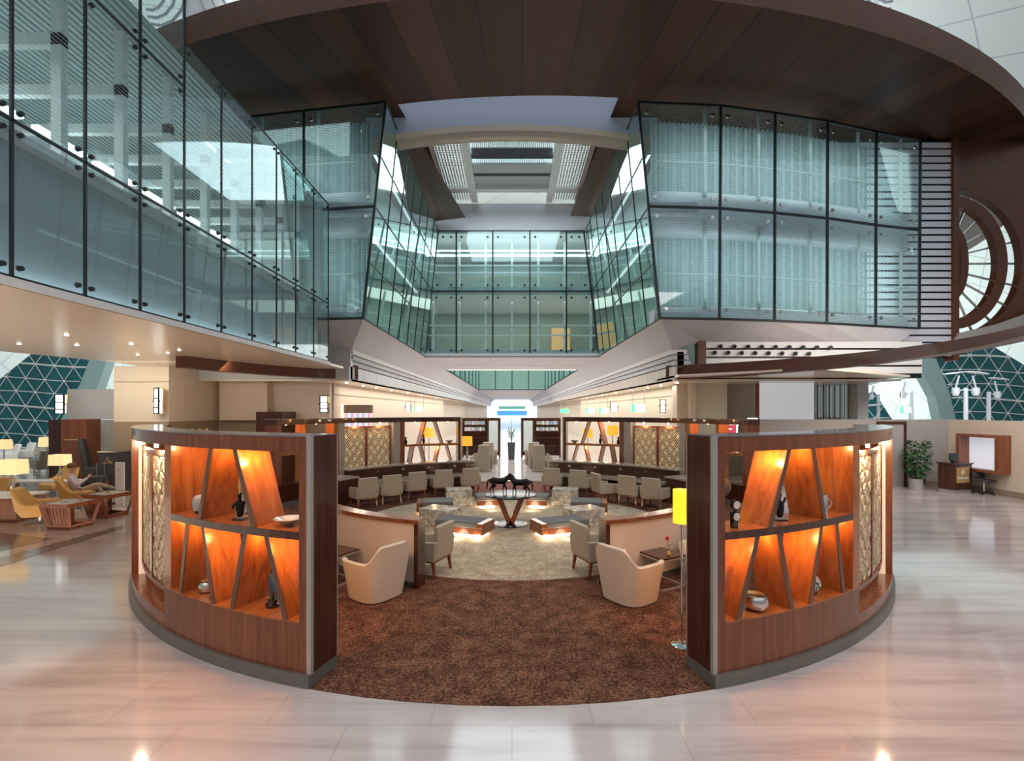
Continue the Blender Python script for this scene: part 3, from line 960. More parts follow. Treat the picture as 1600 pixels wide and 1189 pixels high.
# bulkheads, skylight and beams of the atrium ceiling
struct(MB().box(-3.75, 3.75, 23.25, 23.6, ZB[2], HC + 9.75).build('wall_bulkhead', M_LILAC))
def arch(r, k=24, x0=-4.4, x1=4.4):
    return [(x0 + (x1 - x0) * i / k) for i in range(k + 1)]
m = MB(); vs = []; xs = arch(0)
for x in xs:
    y = 14.9 + .035 * x * x * 0
    zb = ZA(196, 14.9) - 0.045 * x * x * .5
    vs += [(x, y, zb), (x, y, HC + 9.9), (x, y + .5, zb), (x, y + .5, HC + 9.9)]
n = len(xs) - 1
fs = []
for i in range(n):
    k = 4 * i; l = k + 4
    fs += [(k, l, l + 1, k + 1), (k + 2, k + 3, l + 3, l + 2), (k, k + 2, l + 2, l)]
m.add(vs, fs); struct(m.build('wall_arch_fascia', plain('pale_blue_plaster', (0.50, 0.56, 0.70), 0.6)))
m = MB(); vs = []
for x in xs:
    zb = ZA(196, 14.9) - 0.045 * x * x * .5
    vs += [(x, 14.88, zb - .16), (x, 14.88, zb + .02), (x, 15.5, zb - .16), (x, 15.5, zb + .02)]
m.add(vs, fs + [(4 * i, 4 * i + 2, 4 * i + 6, 4 * i + 4) for i in range(n)]); struct(m.build('trim_6', M_BEIGE))
for s in (-1, 1):
    xa = s * 2.95; xb = s * 3.72
    struct(MB().box(min(xa, xb), max(xa, xb), 15.4, 23.25, HC + 9.35, HC + 9.95).build('trim_beam', W_BEAM))
sk = sroot('ceiling_skylight')
zc = HC + 9.95
for s in (-1, 1):      # perforated lattice strips
    m = MB()
    x0, x1 = s * 1.95, s * 3.0
    k = 0
    nx = 9; ny = 66
    for i in range(nx + 1):
        x = x0 + (x1 - x0) * i / nx
        m.box(x - .022, x + .022, 15.0, 23.3, zc, zc + .05)
    for j in range(ny + 1):
        y = 15.0 + 8.3 * j / ny
        m.box(min(x0, x1), max(x0, x1), y - .022, y + .022, zc, zc + .05)
    m.build('lattice_strip', M_WHITE, sk)
    MB().box(s * 1.75 - .14, s * 1.75 + .14, 15.0, 23.3, zc - .15, zc + .1).build('white_beam', M_WHITE, sk)
MB().box(-3.0, 3.0, 21.9, 22.25, zc - .12, zc + .1).build('white_beam', M_WHITE, sk)
for j in range(4):
    y = 15.2 + 1.45 * j
    MB().box(-1.6, 1.6, y + 1.2, y + 1.4, zc + .0, zc + .35).build('dark_purlin', M_CHARC, sk)
m = MB()
for i in range(42):
    x = -1.6 + 3.2 * i / 41
    m.box(x - .016, x + .016, 15.0, 23.2, zc + .3, zc + .42)
m.build('ceiling_fins', M_WHITE, sk)
MB().box(-1.6, 1.6, 20.0, 21.9, zc + .02, zc + .1).build('ceiling_panel', M_GREYBAND, sk)
MB().box(-3.2, 3.2, 14.5, 24, zc + 1.3, zc + 1.4).build('roof_deck', plain('green_deck', (0.13, 0.20, 0.19), .5), sk)
area('skylight_glow', (0, 19, zc + 1.2), 5.6, 420, (.85, 1, 1), (0, 0, 0), 8)

# undersides: sloped soffits below the blocks, stepped cornices, grey bands, low side soffits
def lineface(name, pa, pb, mat, close=None, th=0.08, up=True):
    """strip between two polylines"""
    n = len(pa); m = MB()
    m.add(list(pa) + list(pb), [(i, i + 1, n + i + 1, n + i) for i in range(n - 1)])
    return struct(m.build(name, mat))
YE = 120.0
for s, sd in ((-1, 'left'), (1, 'right')):
    # sloping underside along the corridor
    lineface('ceiling_slope_' + sd, [(s * 4.1, 13.6, HC + HB), (s * 4.1, YE, HC + HB)], [(s * 4.95, 15.2, HC + 1.85), (s * 4.95, YE, HC + 1.85)], M_LILAC)
    # stepped cornice
    w = sroot('wall_cornice_' + sd)
    for k in range(3):
        z1 = HC + 1.87 - .17 * k; x = s * (4.90 + .05 * k)
        MB().box(min(x, x + s * .5), max(x, x + s * .5), 15.2, YE, z1 - .14, z1).build('cornice_step', M_LILAC if k else M_WHITE, w)
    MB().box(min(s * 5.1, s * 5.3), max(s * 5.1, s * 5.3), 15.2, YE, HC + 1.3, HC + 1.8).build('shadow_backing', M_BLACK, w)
    # grey band with joints
    w = sroot('wall_band_' + sd)
    y = 15.0
    while y < 60:
        y2 = y + 1.5
        MB().box(min(s * 4.95, s * 5.03), max(s * 4.95, s * 5.03), y, y2 - .02, HC + .91, HC + 1.34).build('band_panel', M_GREYBAND if s < 0 else M_BEIGE2, w)
        y = y2
    MB().box(min(s * 4.97, s * 5.03), max(s * 4.97, s * 5.03), 60, YE, HC + .91, HC + 1.34).build('band_panel', M_LILAC, w)
    struct(MB().box(min(s * 4.95, s * 12), max(s * 4.95, s * 12), 15.2, YE, HC + .91, HC + .96).build('ceiling_low_soffit_' + sd, M_SOFFIT))
    # side wall of the corridor
    struct(MB().box(min(s * 6.0, s * 6.2), max(s * 6.0, s * 6.2), 16.6, YE, 0, HC + .92).build('wall_corridor_' + sd, M_BEIGE))
    struct(MB().box(min(s * 5.98, s * 6.0), max(s * 5.98, s * 6.0), 16.6, YE, HC + .52, HC + .55).build('trim_line_' + sd, M_TAUPE))
    for k, Y in enumerate((16.4, 18.2, 20.0, 22.5, 26, 30, 36)):
        struct(MB().lathe([(0.04, 0), (0.04, .02)], (s * 5.5, Y, HC + .89), 10).build('ceiling_downlight', M_BULB))
# cross ceilings of the corridor with glazed openings between them
def xceil(name, y0, y1):
    struct(MB().box(-4.12, 4.12, y0, y1, HC + HB, HC + HB + .15).build(name, M_WHITE if y0 > 30 else M_LILAC))
xceil('ceiling_cross_near', 23.2, 31.0)
xceil('ceiling_cross_far', 61, YE)
wo = facade('wall_opening_back', [(x, 61) for x in (-4.1, -2.05, 0, 2.05, 4.1)], [(x, 61) for x in (-4.1, -2.05, 0, 2.05, 4.1)], [HC + HB, HC + 5.4], G_TEAL, False, bar=.1)
for s, sd in ((-1, 'left'), (1, 'right')):
    ys = [31, 35, 39, 43, 47, 51, 56, 61]
    facade('wall_opening_' + sd, [(s * 4.1, y) for y in ys], [(s * 4.1, y) for y in ys], [HC + HB, HC + 5.4], G_TEAL, False, bar=.08)
struct(MB().box(-8, 8, 66, 66.2, HC + HB, HC + 9).build('wall_opening_room', M_INNER))
struct(MB().box(-4.4, 4.4, 31.05, 31.25, HC + HB, HC + HB + .25).build('trim_7', M_LIT))
area('opening_light', (0, 50, HC + 8), 8, 900, (.85, 1, .97), (0, 0, 0), 24)
# end of the corridor: bright glazed hall with boards
w = sroot('wall_corridor_end')
MB().box(-6, 6, 118, 118.3, 0, HC + HB).build('end_glazing', plain('bright_end', (.7, .75, .78), .4, emit=(.80, .90, .92), es=.9), w)
MB().box(-3.5, 3.5, 116, 116.2, HC - 1.2, HC - .1).build('blue_board', M_SCREENB, w)
MB().box(-3, 3, 112, 112.2, HC + .3, HC + .9).build('green_board', plain('green_board', (.1, .3, .25), .4, emit=(.1, .35, .3), es=.6), w)

# ring beam around the lounge (timber), cut open over the corridor
def ringbeam():
    w = sroot('trim_ring_beam')
    for a0, a1, nm in ((-139.5, -100, 'timber_beam'), (41.0, 139.5, 'timber_beam')):
        m = MB().sector(7.5, 7.8, a0, a1, HC + .97, HC + 1.3, 60)
        m.v = [(x, y, z if z < HC + 1.0 else HC + .97 + min(.44, .13 + .31 * max(0, (y - 6.4)) / 9)) for x, y, z in m.v]
        m.build(nm, W_BEAM, w, True)
ringbeam()
# warm underside and soffit between beam and walls on the right
struct(MB().prism([(4.95, 14.6), (6.6, 13.2), (7.45, 12.0), (12.0, 14.85), (12.0, 16.8), (4.95, 16.8)], HC + 1.0, HC + 1.06).build('ceiling_soffit_right', M_SOFFIT))

# right block underside
pa = [(x, y, HC + HB) for x, y in rb]
yb = 15.2
pb = [(XA(x, yb), yb, HC + 2.1) for x in (1095, 1150, 1225, 1295, 1350, 1405)]
lineface('ceiling_right_underside', pa, pb, M_LILAC)
struct(MB().add([(4.1, 13.6, HC + HB), pb[0], (4.95, 15.2, HC + 1.85)], [(0, 1, 2)]).build('ceiling_right_gusset', M_LILAC))
pa = [(x, y, HC + HB) for x, y in lb]
pb2 = [(-4.95, 15.2, HC + 1.85), (-7, 15.2, HC + 2.1), (-9, 15.2, HC + 2.1), (-11, 15.2, HC + 2.1)]
lineface('ceiling_left_underside', pa, pb2, M_LILAC)
struct(MB().box(-11, -4.95, 15.1, 15.3, HC + .95, HC + 2.1).build('wall_left_panelling', M_GREYBAND))
# nozzle panel on the right
w = sroot('wall_nozzle_panel')
MB().box(XA(1103, 15.3), XA(1440, 15.3), 15.3, 15.5, HC + 1.0, HC + 2.15).build('backing', M_BLACK, w)
for k in range(4):
    z = HC + 2.12 - k * .26
    MB().box(XA(1103, 15.2), XA(1440, 15.2), 15.18, 15.28, z - .2, z).build('slat', M_WHITE, w)
for r, (ny, xs_) in enumerate(((541, [1126 + 21.5 * i for i in range(9)]), (551, [1117 + 21 * i for i in range(8)]))):
    for x in xs_:
        MB().tube(AT(x, ny + (x - 1120) * .012, 15.02), AT(x, ny + (x - 1120) * .012, 15.2), .05, .07, 12).build('air_nozzle', M_BLACK, w, True)
struct(MB().box(XA(1091, 15.1), XA(1103, 15.1), 15.1, 15.4, HC + 1.0, HC + 2.3).build('trim_8', W_BEAM))
# louvre wall right of the block
w = sroot('wall_louvre')
Y0 = 15.9
xl0, xl1 = XA(1437, Y0), XA(1486, Y0)
MB().box(xl0 - 3.2, xl1, Y0 + .15, Y0 + .25, HC + 1.7, HCAN + .1).build('backing', M_BLACK, w)
nz = 30
for k in range(nz):
    z = HC + 1.75 + (HCAN - HC - 1.8) * k / nz
    MB().hexa([(xl0 - 3.2, Y0, z), (xl1, Y0, z), (xl1, Y0 + .14, z + .04), (xl0 - 3.2, Y0 + .14, z + .04)], [(xl0 - 3.2, Y0, z + .17), (xl1, Y0, z + .17), (xl1, Y0 + .14, z + .21), (xl0 - 3.2, Y0 + .14, z + .21)]).build('louvre_blade', plain('louvre_white', (.70, .71, .78), .5) if k == 0 else MATS['louvre_white'], w)
MB().box(xl1, xl1 + .18, Y0 - .1, Y0 + .3, HC + 1.6, HCAN + .1).build('end_post', W_BEAM, w)

# timber wall with an oval opening holding concentric rings
w = sroot('wall_oval_opening')
Y1 = 16.1
cx0, cz0 = AT(1493, 410, Y1)[0], AT(1493, 410, Y1)[2]
ax, az = 104 / F * Y1, 112 / F * Y1
m = MB(); n = 48; vs = []; fs = []
for i in range(n + 1):
    t = -PI / 2 + PI * i / n
    c, s_ = math.cos(t), math.sin(t)
    ox, oz = cx0 + ax * c, cz0 + az * s_
    # outer boundary: a swelling curve of the canopy's turned-down edge
    qx, qz = cx0 + (ax + 2.6) * c ** .6 if c > 0 else cx0, cz0 + (az + (2.4 if s_ > 0 else .25)) * s_
    for y in (Y1, Y1 + .25):
        vs += [(ox, y, oz), (qx, y, qz)]
for i in range(n):
    k = 4 * i; l = k + 4
    fs += [(k, k + 1, l + 1, l), (k + 2, l + 2, l + 3, k + 3), (k, l, l + 2, k + 2)]
m.add(vs, fs).build('timber_skin', W_BEAM, w)
MB().add([(cx0, Y1, cz0 + az), (cx0, Y1 + .25, cz0 + az), (cx0 + .01, Y1 + .25, HCAN + .3), (cx0 + .01, Y1, HCAN + .3)], [(0, 1, 2, 3)]).build('timber_edge', W_BEAM, w)
def halfring(fx, fz, wd, name):
    m = MB(); vs = []; fs = []
    for i in range(n + 1):
        t = -PI / 2 + PI * i / n
        c, s_ = math.cos(t), math.sin(t)
        for y in (Y1 + .02, Y1 + .25):
            vs += [(cx0 + ax * fx * c, y, cz0 + az * fz * s_), (cx0 + (ax * fx + wd) * c, y, cz0 + (az * fz + wd) * s_)]
    for i in range(n):
        k = 4 * i; l = k + 4
        fs += [(k, k + 1, l + 1, l), (k + 2, l + 2, l + 3, k + 3), (k, l, l + 2, k + 2), (k + 1, k + 3, l + 3, l + 1)]
    m.add(vs, fs).build(name, W_BEAM, w, True)
halfring(.64, .78, .34, 'timber_ring')
halfring(.10, .40, .24, 'timber_ring')
for k in range(9):
    t = R_(-72 + 18 * k)
    MB().tube((cx0 + ax * .2 * math.cos(t), Y1 + .15, cz0 + az * .45 * math.sin(t)), (cx0 + ax * math.cos(t), Y1 + .15, cz0 + az * math.sin(t)), .035, .035, 6).build('spoke', M_STEEL, w)
struct(flat('wall_right_apron', [(1330, 556), (1486, 545), (1500, 520), (1560, 506), (1660, 470), (1660, 500), (1500, 545), (1400, 566)], 15.7, M_GREYWALL, .1))

# ------------------------------------------------------------ low walls on the right
XR = 13.2; YR = 14.9
struct(MB().box(7.4, XR + .15, YR, YR + .15, 0, 2.02).build('wall_right_partition', M_GREYWALL))
struct(MB().box(XR, XR + .15, 2.5, YR, 0, 2.02).build('wall_right_return', M_BEIGE))
struct(MB().box(7.4, XR, YR - .03, YR, 0, .16).build('baseboard_right', M_TAUPE))
struct(MB().box(XR - .03, XR, 2.5, YR, 0, .16).build('baseboard_right_return', M_TAUPE))
d = sroot('door_1')
xa, xb = XA(1372, YR), XA(1410, YR)
MB().box(xa, xb, YR - .05, YR - .01, 0, ZA(662, YR)).build('door_leaf', M_GREYWALL, d)
for q in ((xa - .06, xa), (xb, xb + .06)): MB().box(q[0], q[1], YR - .09, YR - .01, 0, ZA(662, YR)).build('door_frame', W_DARK, d)
MB().box(xa - .06, xb + .06, YR - .09, YR - .01, ZA(662, YR), ZA(662, YR) + .07).build('door_frame', W_DARK, d)
# behind the partition: beige columns, bright board, mirror column, white post
struct(MB().box(XA(1058, 16.9), XA(1136, 16.9), 16.9, 17.4, 0, HC + 1.0).build('wall_column_right', M_BEIGE))
struct(MB().box(XA(1100, 18), XA(1190, 18), 18, 18.2, 0, HC + 1.0).build('wall_behind_right', M_BEIGE2))
struct(MB().box(XA(1100, 17.9), XA(1136, 17.9), 17.85, 17.95, ZA(628, 17.9), ZA(624, 17.9)).build('trim_9', M_TAUPE))
struct(MB().box(XA(1136, 17.3), XA(1190, 17.3), 17.3, 17.6, 0, HC + .93).build('wall_recess_right', M_TAUPE))
t = thing('advertising_board', 'blank bright white board behind the grey partition, left of the mirror-clad column', 'board', (XA(1229, 16.4), 16.4, 0))
hw = 43 / F * 16.4
MB().box(-hw, hw, 0, .12, 1.9, ZA(586, 16.4)).build('panel', plain('blank_board', (.75, .76, .78), .4, emit=(.8, .86, .95), es=.35), t)
MB().box(-hw - .05, -hw, -.02, .14, 0, ZA(583, 16.4)).build('edge_post', W_RED, t)
MB().box(-hw, hw, -.02, .14, ZA(586, 16.4), ZA(583, 16.4)).build('head_rail', M_STEEL, t)
cw = sroot('wall_mirror_column')
for i in range(16):
    x0_ = XA(1273 + i * 3.9, 17.6)
    MB().box(x0_, x0_ + .075, 17.6 - .15 * math.sin(PI * (i + .5) / 16) - (.03 if i % 2 else 0), 18.2, 0, HC + 1.25).build('mirror_strip', M_CHROME if i % 3 else M_STEEL, cw)
struct(MB().box(XA(1340, 17.2), XA(1357, 17.2), 17.2, 17.6, 0, HC + 1.35).build('wall_white_post', M_WHITE))

# ------------------------------------------------------------ left background walls
struct(MB().box(XA(178, 13.8), XA(264, 13.8), 13.8, 16.2, 1.98, ZW[0] - .1).build('wall_column_left', M_BEIGE))
struct(MB().box(XA(178, 13.8), XA(264, 13.8), 13.8, 16.2, 0, 1.98).build('wall_column_left_wainscot', M_TAUPE))
struct(MB().box(XA(264, 15.4), -6.0, 16.2, 16.4, 1.98, HC + 1.1).build('wall_left_back', M_BEIGE2))
struct(MB().box(XA(264, 15.4), -6.0, 16.15, 16.4, 0, 1.98).build('wall_left_back_wainscot', M_TAUPE))
struct(MB().box(XA(178, 13.8), XA(264, 13.8), 13.77, 13.8, ZA(597, 13.8), ZA(596, 13.8)).build('trim_10', M_TAUPE))
struct(MB().box(XA(340, 15.8), XA(415, 15.8), 15.9, 16.2, 1.98, HC + 1.1).build('wall_pilaster_left', M_BEIGE))
struct(MB().box(XA(400, 15.2), XA(440, 15.2), 15.2, 16.2, 0, HC - .05).build('wall_dark_cabinet', W_DARK))
# white booth wall at the far left
struct(MB().box(XA(105, 15.0), XA(178, 15.0), 15.0, 15.2, ZA(655, 15), ZA(608, 15)).build('wall_left_booth', M_WHITE))

# ============================================================ CURVED SCREENS
RO, RI = 6.05, 5.70
Z_PL, Z_OP, Z_S0, Z_S1, Z_B, Z_T = 0.11, 0.515, 1.215, 1.28, 1.95, 2.09


def tphi(x, r=RO):
    """angle on the near ring seen at image column x (left side)"""
    k = (800 - x) / F
    a = 1 + k * k; b = -2 * CY; c = CY * CY - r * r
    Y = (-b - math.sqrt(max(b * b - 4 * a * c, 0))) / (2 * a)
    return math.degrees(math.atan2(k * Y, CY - Y))


def pol(t, r, s, far):
    a = R_(s * (180 - t) if far else s * t)
    return (CX + r * math.sin(a), CY - r * math.cos(a))


def wb(m, name, mat, parent, **k):
    L = parent.location if parent.parent is None else parent.location + parent.parent.location
    if parent.parent is not None and parent.location.length == 0:
        L = parent.parent.location
    m.v = [(x - L.x, y - L.y, z - L.z) for x, y, z in m.v]
    return m.build(name, mat, parent, **k)


def sec(m, s, far, r0, r1, t0, t1, z0, z1, n=16):
    if far: t0, t1 = 180 - t0, 180 - t1
    return m.sector(r0, r1, s * t0, s * t1, z0, z1, n)


def board(m, s, far, r0, r1, tb, zb, tt, zt, w=0.2):
    """leaning divider: w is the half thickness in degrees"""
    q = []
    for (t, z) in ((tb, zb), (tt, zt)):
        for (tt_, r) in ((t - w, r0), (t + w, r0), (t + w, r1), (t - w, r1)):
            x, y = pol(tt_, r, s, far)
            q.append((x, y, z))
    return m.hexa(q[:4], q[4:])


DIV = [('u', 309.5, 328), ('u', 394.6, 365.5), ('l', 280, 291), ('l', 331.7, 315), ('l', 361, 381.7), ('l', 444.6, 415)]
DIVT = [(k, tphi(a), tphi(b)) for k, a, b in DIV]
T_E = tphi(467); T_W = tphi(267)
T_PW = 35.4
T_LAT = 52.0


def fret_segments(W, H, p=0.085):
    """interlocking rhombus fret pattern as 2D segments"""
    segs = []
    nx = max(2, round(W / (2 * p))); px = W / nx; py = px * 1.35
    ny = int(2 * H / py) + 2
    for i in range(-1, nx + 1):
        for j in range(-1, ny):
            cx_ = (i + .5 + (j % 2) * .5) * px; cy_ = (j + .5) * py * .5 + 0
            for f in (1.0, .56):
                hx, hy = px / 2 * f, py / 2 * f
                P = [(cx_ + hx, cy_), (cx_, cy_ + hy), (cx_ - hx, cy_), (cx_, cy_ - hy)]
                for k in range(4):
                    if f < 1 and (k + i + j) % 4 == 0: continue
                    segs.append((P[k], P[(k + 1) % 4]))
    out = []
    for (a, b) in segs:          # clip to the panel
        t0, t1 = 0.0, 1.0; ok = True
        for d, lo, hi, o in ((b[0] - a[0], 0, W, a[0]), (b[1] - a[1], 0, H, a[1])):
            if abs(d) < 1e-9:
                if o < lo or o > hi: ok = False
                continue
            u, v = (lo - o) / d, (hi - o) / d
            if u > v: u, v = v, u
            t0 = max(t0, u); t1 = min(t1, v)
        if ok and t1 - t0 > .05:
            out.append(((a[0] + (b[0] - a[0]) * t0, a[1] + (b[1] - a[1]) * t0), (a[0] + (b[0] - a[0]) * t1, a[1] + (b[1] - a[1]) * t1)))
    return out


def lattice(root, s, far, ta, tb, z0, z1, r, mat, fmat, back, backmat, p=.085):
    W = R_(tb - ta) * r; H = z1 - z0
    def P(u, z, rr):
        x, y = pol(ta + math.degrees(u / r), rr, s, far)
        return (x, y, z)
    m = MB()
    hw = .0065 if p < .1 else .006
    for a, b in fret_segments(W - .06, H - .06, p):
        u0, v0, u1, v1 = a[0] + .03, a[1] + .03, b[0] + .03, b[1] + .03
        L = math.hypot(u1 - u0, v1 - v0)
        if L < .01: continue
        nx, ny = -(v1 - v0) / L * hw, (u1 - u0) / L * hw
        q = [(u0 - nx, v0 - ny), (u1 - nx, v1 - ny), (u1 + nx, v1 + ny), (u0 + nx, v0 + ny)]
        m.hexa([P(u, z0 + v, r - .008) for u, v in q], [P(u, z0 + v, r + .008) for u, v in q])
    la = wb(m, 'lattice_panel', mat, root)
    f = MB()
    fw = .035
    d = math.degrees(fw / r)
    sec(f, s, far, r - .02, r + .02, ta, ta + d, z0 - .04, z1 + .04, 1)
    sec(f, s, far, r - .02, r + .02, tb - d, tb, z0 - .04, z1 + .04, 1)
    sec(f, s, far, r - .02, r + .02, ta, tb, z0 - .04, z0 + .01, 5)
    sec(f, s, far, r - .02, r + .02, ta, tb, z1 - .01, z1 + .05, 5)
    wb(f, 'lattice_frame', fmat, root)
    if backmat is not None:
        wb(sec(MB(), s, far, back - .006, back + .006, ta, tb, z0, z1, 6), 'backing_panel', backmat, root)


def screen(s, far, label, tend):
    bx, by = pol(32, 5.87, s, far)
    root = thing('curved_screen', label, 'room divider', (bx, by, 0), group=None)
    A = lambda m, r0, r1, t0, t1, z0, z1, n=16: sec(m, s, far, r0, r1, t0, t1, z0, z1, n)
    wf = W_FRONT
    if not far:
        wb(A(MB(), RI - .0, RO + .03, 16.0, tend, 0, Z_PL, 40), 'plinth', M_PLINTH, root)
    else:
        wb(A(MB(), RI - .03, RO, 16.0, tend, 0, Z_PL, 40), 'plinth', M_PLINTH, root)
    # end face and metal corner strips
    wb(A(MB(), RI, RO - .012, 16.0, T_E, Z_PL, Z_T - .005, 2), 'end_pillar', W_DARK, root)
    wb(A(MB(), RO - .03, RO + .008, 15.95, 16.35, Z_PL, Z_T, 1), 'corner_strip', M_STEELM, root)
    wb(A(MB(), RO - .012, RO, 16.3, T_E, Z_PL, Z_T - .01, 2), 'front_stile', wf, root)
    wb(A(MB(), RI - .012, RI, 16.0, 16.4, Z_PL, Z_T, 1), 'corner_strip', M_STEELM, root)
    # head beam and grey top
    wb(A(MB(), RI, RO, T_E, tend, Z_B, Z_T - .012, 36), 'head_beam', wf if not far else W_DARK, root)
    wb(A(MB(), RI - .006, RO + .006, 16.0, tend, Z_T - .012, Z_T, 40), 'top_cap', M_TOPCAP, root)
    # shelf zone
    wb(A(MB(), RI, RO, T_E, T_PW, Z_PL, Z_OP, 16), 'kick_panel', wf if not far else W_DARK, root)
    wb(A(MB(), RI, RO - .002, T_E, T_W, Z_OP, Z_OP + .012, 12), 'bottom_shelf', W_BOARD, root)
    sh = wb(A(MB(), RI + .002, RO - .004, T_E, T_W, Z_S0, Z_S1, 12), 'middle_shelf', W_BOARD, root)
    wb(A(MB(), RO - .004, RO + .002, T_E, T_W, Z_S0, Z_S1, 12), 'shelf_edge', W_DARK, sh)
    wb(A(MB(), RI, RO, T_W, T_PW, Z_OP, Z_B, 2), 'side_stile', W_BOARD if not far else W_FRONT, root)
    for k, tb, tt in DIVT:
        z0, z1 = (Z_S1, Z_B) if k == 'u' else (Z_OP + .01, Z_S0)
        dv = wb(board(MB(), s, far, RI + .01, RO - .02, tb, z0, tt, z1), 'leaning_divider', W_BOARD, root)
        wb(board(MB(), s, far, RO - .02, RO - .006, tb, z0, tt, z1, .24), 'divider_edge', W_EDGE, dv)
    # lattice bay
    if not far:
        rl = 5.93
        wb(A(MB(), RI, RO, T_PW, tend, Z_PL, .25, 14), 'ledge', W_RED, root)
        wb(A(MB(), RI, RO + .0, T_LAT, tend, .25, Z_B, 8), 'end_panel', W_RED, root)
        wb(A(MB(), rl - .02, rl + .05, T_LAT - .7, T_LAT - .2, .25, Z_B, 1), 'glow_strip', M_JAMBL, root)  # pale strip, brightened by emission in its material
        ta = T_PW + .2; tm = (ta + T_LAT - 1.0) / 2
        for (a, b) in ((ta, tm), (tm, T_LAT - 1.0)):
            lattice(root, s, far, a, b, .42, 1.82, rl, M_GOLD, W_RED, rl - .09, M_LATB)
        lamps = ((ta + tm) / 2, (tm + T_LAT - 1) / 2)
        rr = RO - .06
    else:
        rl = 5.86
        wb(A(MB(), RI, RO, T_PW, 54.5, Z_PL, .45, 14), 'ledge', W_DARK, root)
        wb(A(MB(), RI, RO, T_PW, 37.5, .45, Z_B, 2), 'pale_jamb', M_JAMB, root)
        wb(A(MB(), RI, RO, 52.7, 54.5, .45, Z_B, 2), 'pale_jamb', M_JAMB, root)
        for (a, b) in ((37.7, 45.1), (45.1, 52.5)):
            lattice(root, s, far, a, b, .50, 1.80, rl, W_DARK, W_RED, rl + .1, M_LATF, .135)
        lamps = (41.4, 48.8)
        rr = RI + .06
        wb(A(MB(), RI, RO, 54.5, tend, Z_PL, .52, 10), 'kick_panel', W_DARK, root)
        wb(A(MB(), RI, RO, 54.5, 56, .52, Z_B, 2), 'side_stile', W_BOARD, root)
        wb(A(MB(), RI, RO, 64, 65, .52, Z_B, 2), 'side_stile', W_BOARD, root)
        wb(A(MB(), RI, RO, tend - 1.5, tend, .52, Z_B, 2), 'side_stile', W_FRONT, root)
        wb(A(MB(), RI, RO, 56, tend - 1.5, Z_S0, Z_S1, 8), 'middle_shelf', W_BOARD, root)
    for t in lamps:
        x, y = pol(t, rr, s, far)
        wb(MB().tube((x, y, Z_B - .05), (x, y, Z_B), .018, .022, 10), 'spotlight', M_BULB, root, smooth=True)
        point('lattice_lamp', (x, y, Z_B - .09), 11.0 if not far else 6.0, (1, .74, .46), .02)
    # bay lights
    if not far:
        bays = [(tphi(445), Z_B, 3.2), (tphi(385) - .3, Z_B, 5.0), (tphi(345), Z_B, 2.6), (tphi(295), Z_B, 4.0),
                (tphi(455), Z_S0, 4.5), (tphi(398), Z_S0, 2.6), (tphi(348), Z_S0, 4.8), (tphi(304), Z_S0, 2.0), (tphi(276), Z_S0, 1.6)]
    else:
        bays = [(20, Z_B, 4), (30, Z_B, 4), (24, Z_S0, 5), (31, Z_S0, 4), (60, Z_B, 6), (69, Z_B, 5)]
    for t, z, p in bays:
        x, y = pol(t, 5.90, s, far)
        wb(MB().tube((x, y, z - .012), (x, y, z + .002), .02, .02, 12), 'shelf_downlight', M_BULB, root, smooth=True)
        point('shelf_lamp', (x, y, z - .05), p * 1.9, (1, .47, .13), .02)
    return root


M_PLINTH = plain('grey_metal_plinth', (0.20, 0.195, 0.17), 0.35, 0.4)
M_STEELM = plain('satin_strip', (0.50, 0.48, 0.45), 0.4, 0.5)
M_TOPCAP = plain('grey_gloss_cap', (0.22, 0.22, 0.225), 0.15)
M_JAMBL = plain('glowing_jamb', (.9, .7, .5), .5, emit=(1.0, .72, .5), es=.55)  # pale strip with its brightness put in as glow
M_JAMB = plain('pale_jamb', (0.42, 0.36, 0.30), 0.5)
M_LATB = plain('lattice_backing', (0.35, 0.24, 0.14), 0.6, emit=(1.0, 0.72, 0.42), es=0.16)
M_LATF = plain('lattice_backing_far', (0.75, 0.58, 0.36), 0.4, emit=(1.0, .72, .4), es=.26)  # emission put in to lighten the panel behind the far lattice
W_EDGE = plain('divider_edge_brown', (0.15, 0.075, 0.045), 0.3)

screen(-1, False, 'tall curved walnut shelf screen with lit lattice, nearest on the left of the entrance', 64)
screen(1, False, 'tall curved walnut shelf screen with lit lattice, nearest on the right of the entrance', 64)
screen(-1, True, 'far curved wooden shelf screen behind the left row of desk chairs', 74)
screen(1, True, 'far curved wooden shelf screen behind the right row of desk chairs', 74)

# ------------------------------------------------------------ ornaments on the shelves
def shp(x, z, s=-1, r=5.88):
    t = tphi(x if s < 0 else 1600 - x, r)
    return (*pol(t, r, s, False), z)

ZL = Z_OP + .012
# left screen
c = shp(313, Z_S1)
t = thing('ceramic_jar', 'grey and white glazed jar on the upper shelf of the left screen', 'jar', c)
MB().lathe([(.03, .012), (.062, .03), (.070, .09), (.066, .15), (.045, .175), (.012, .18)], n=20).build('body', M_CERAM, t, True)
MB().lathe([(.05, 0), (.055, .006), (.04, .014)], n=18).build('base', M_BLKGLOSS, t, True)

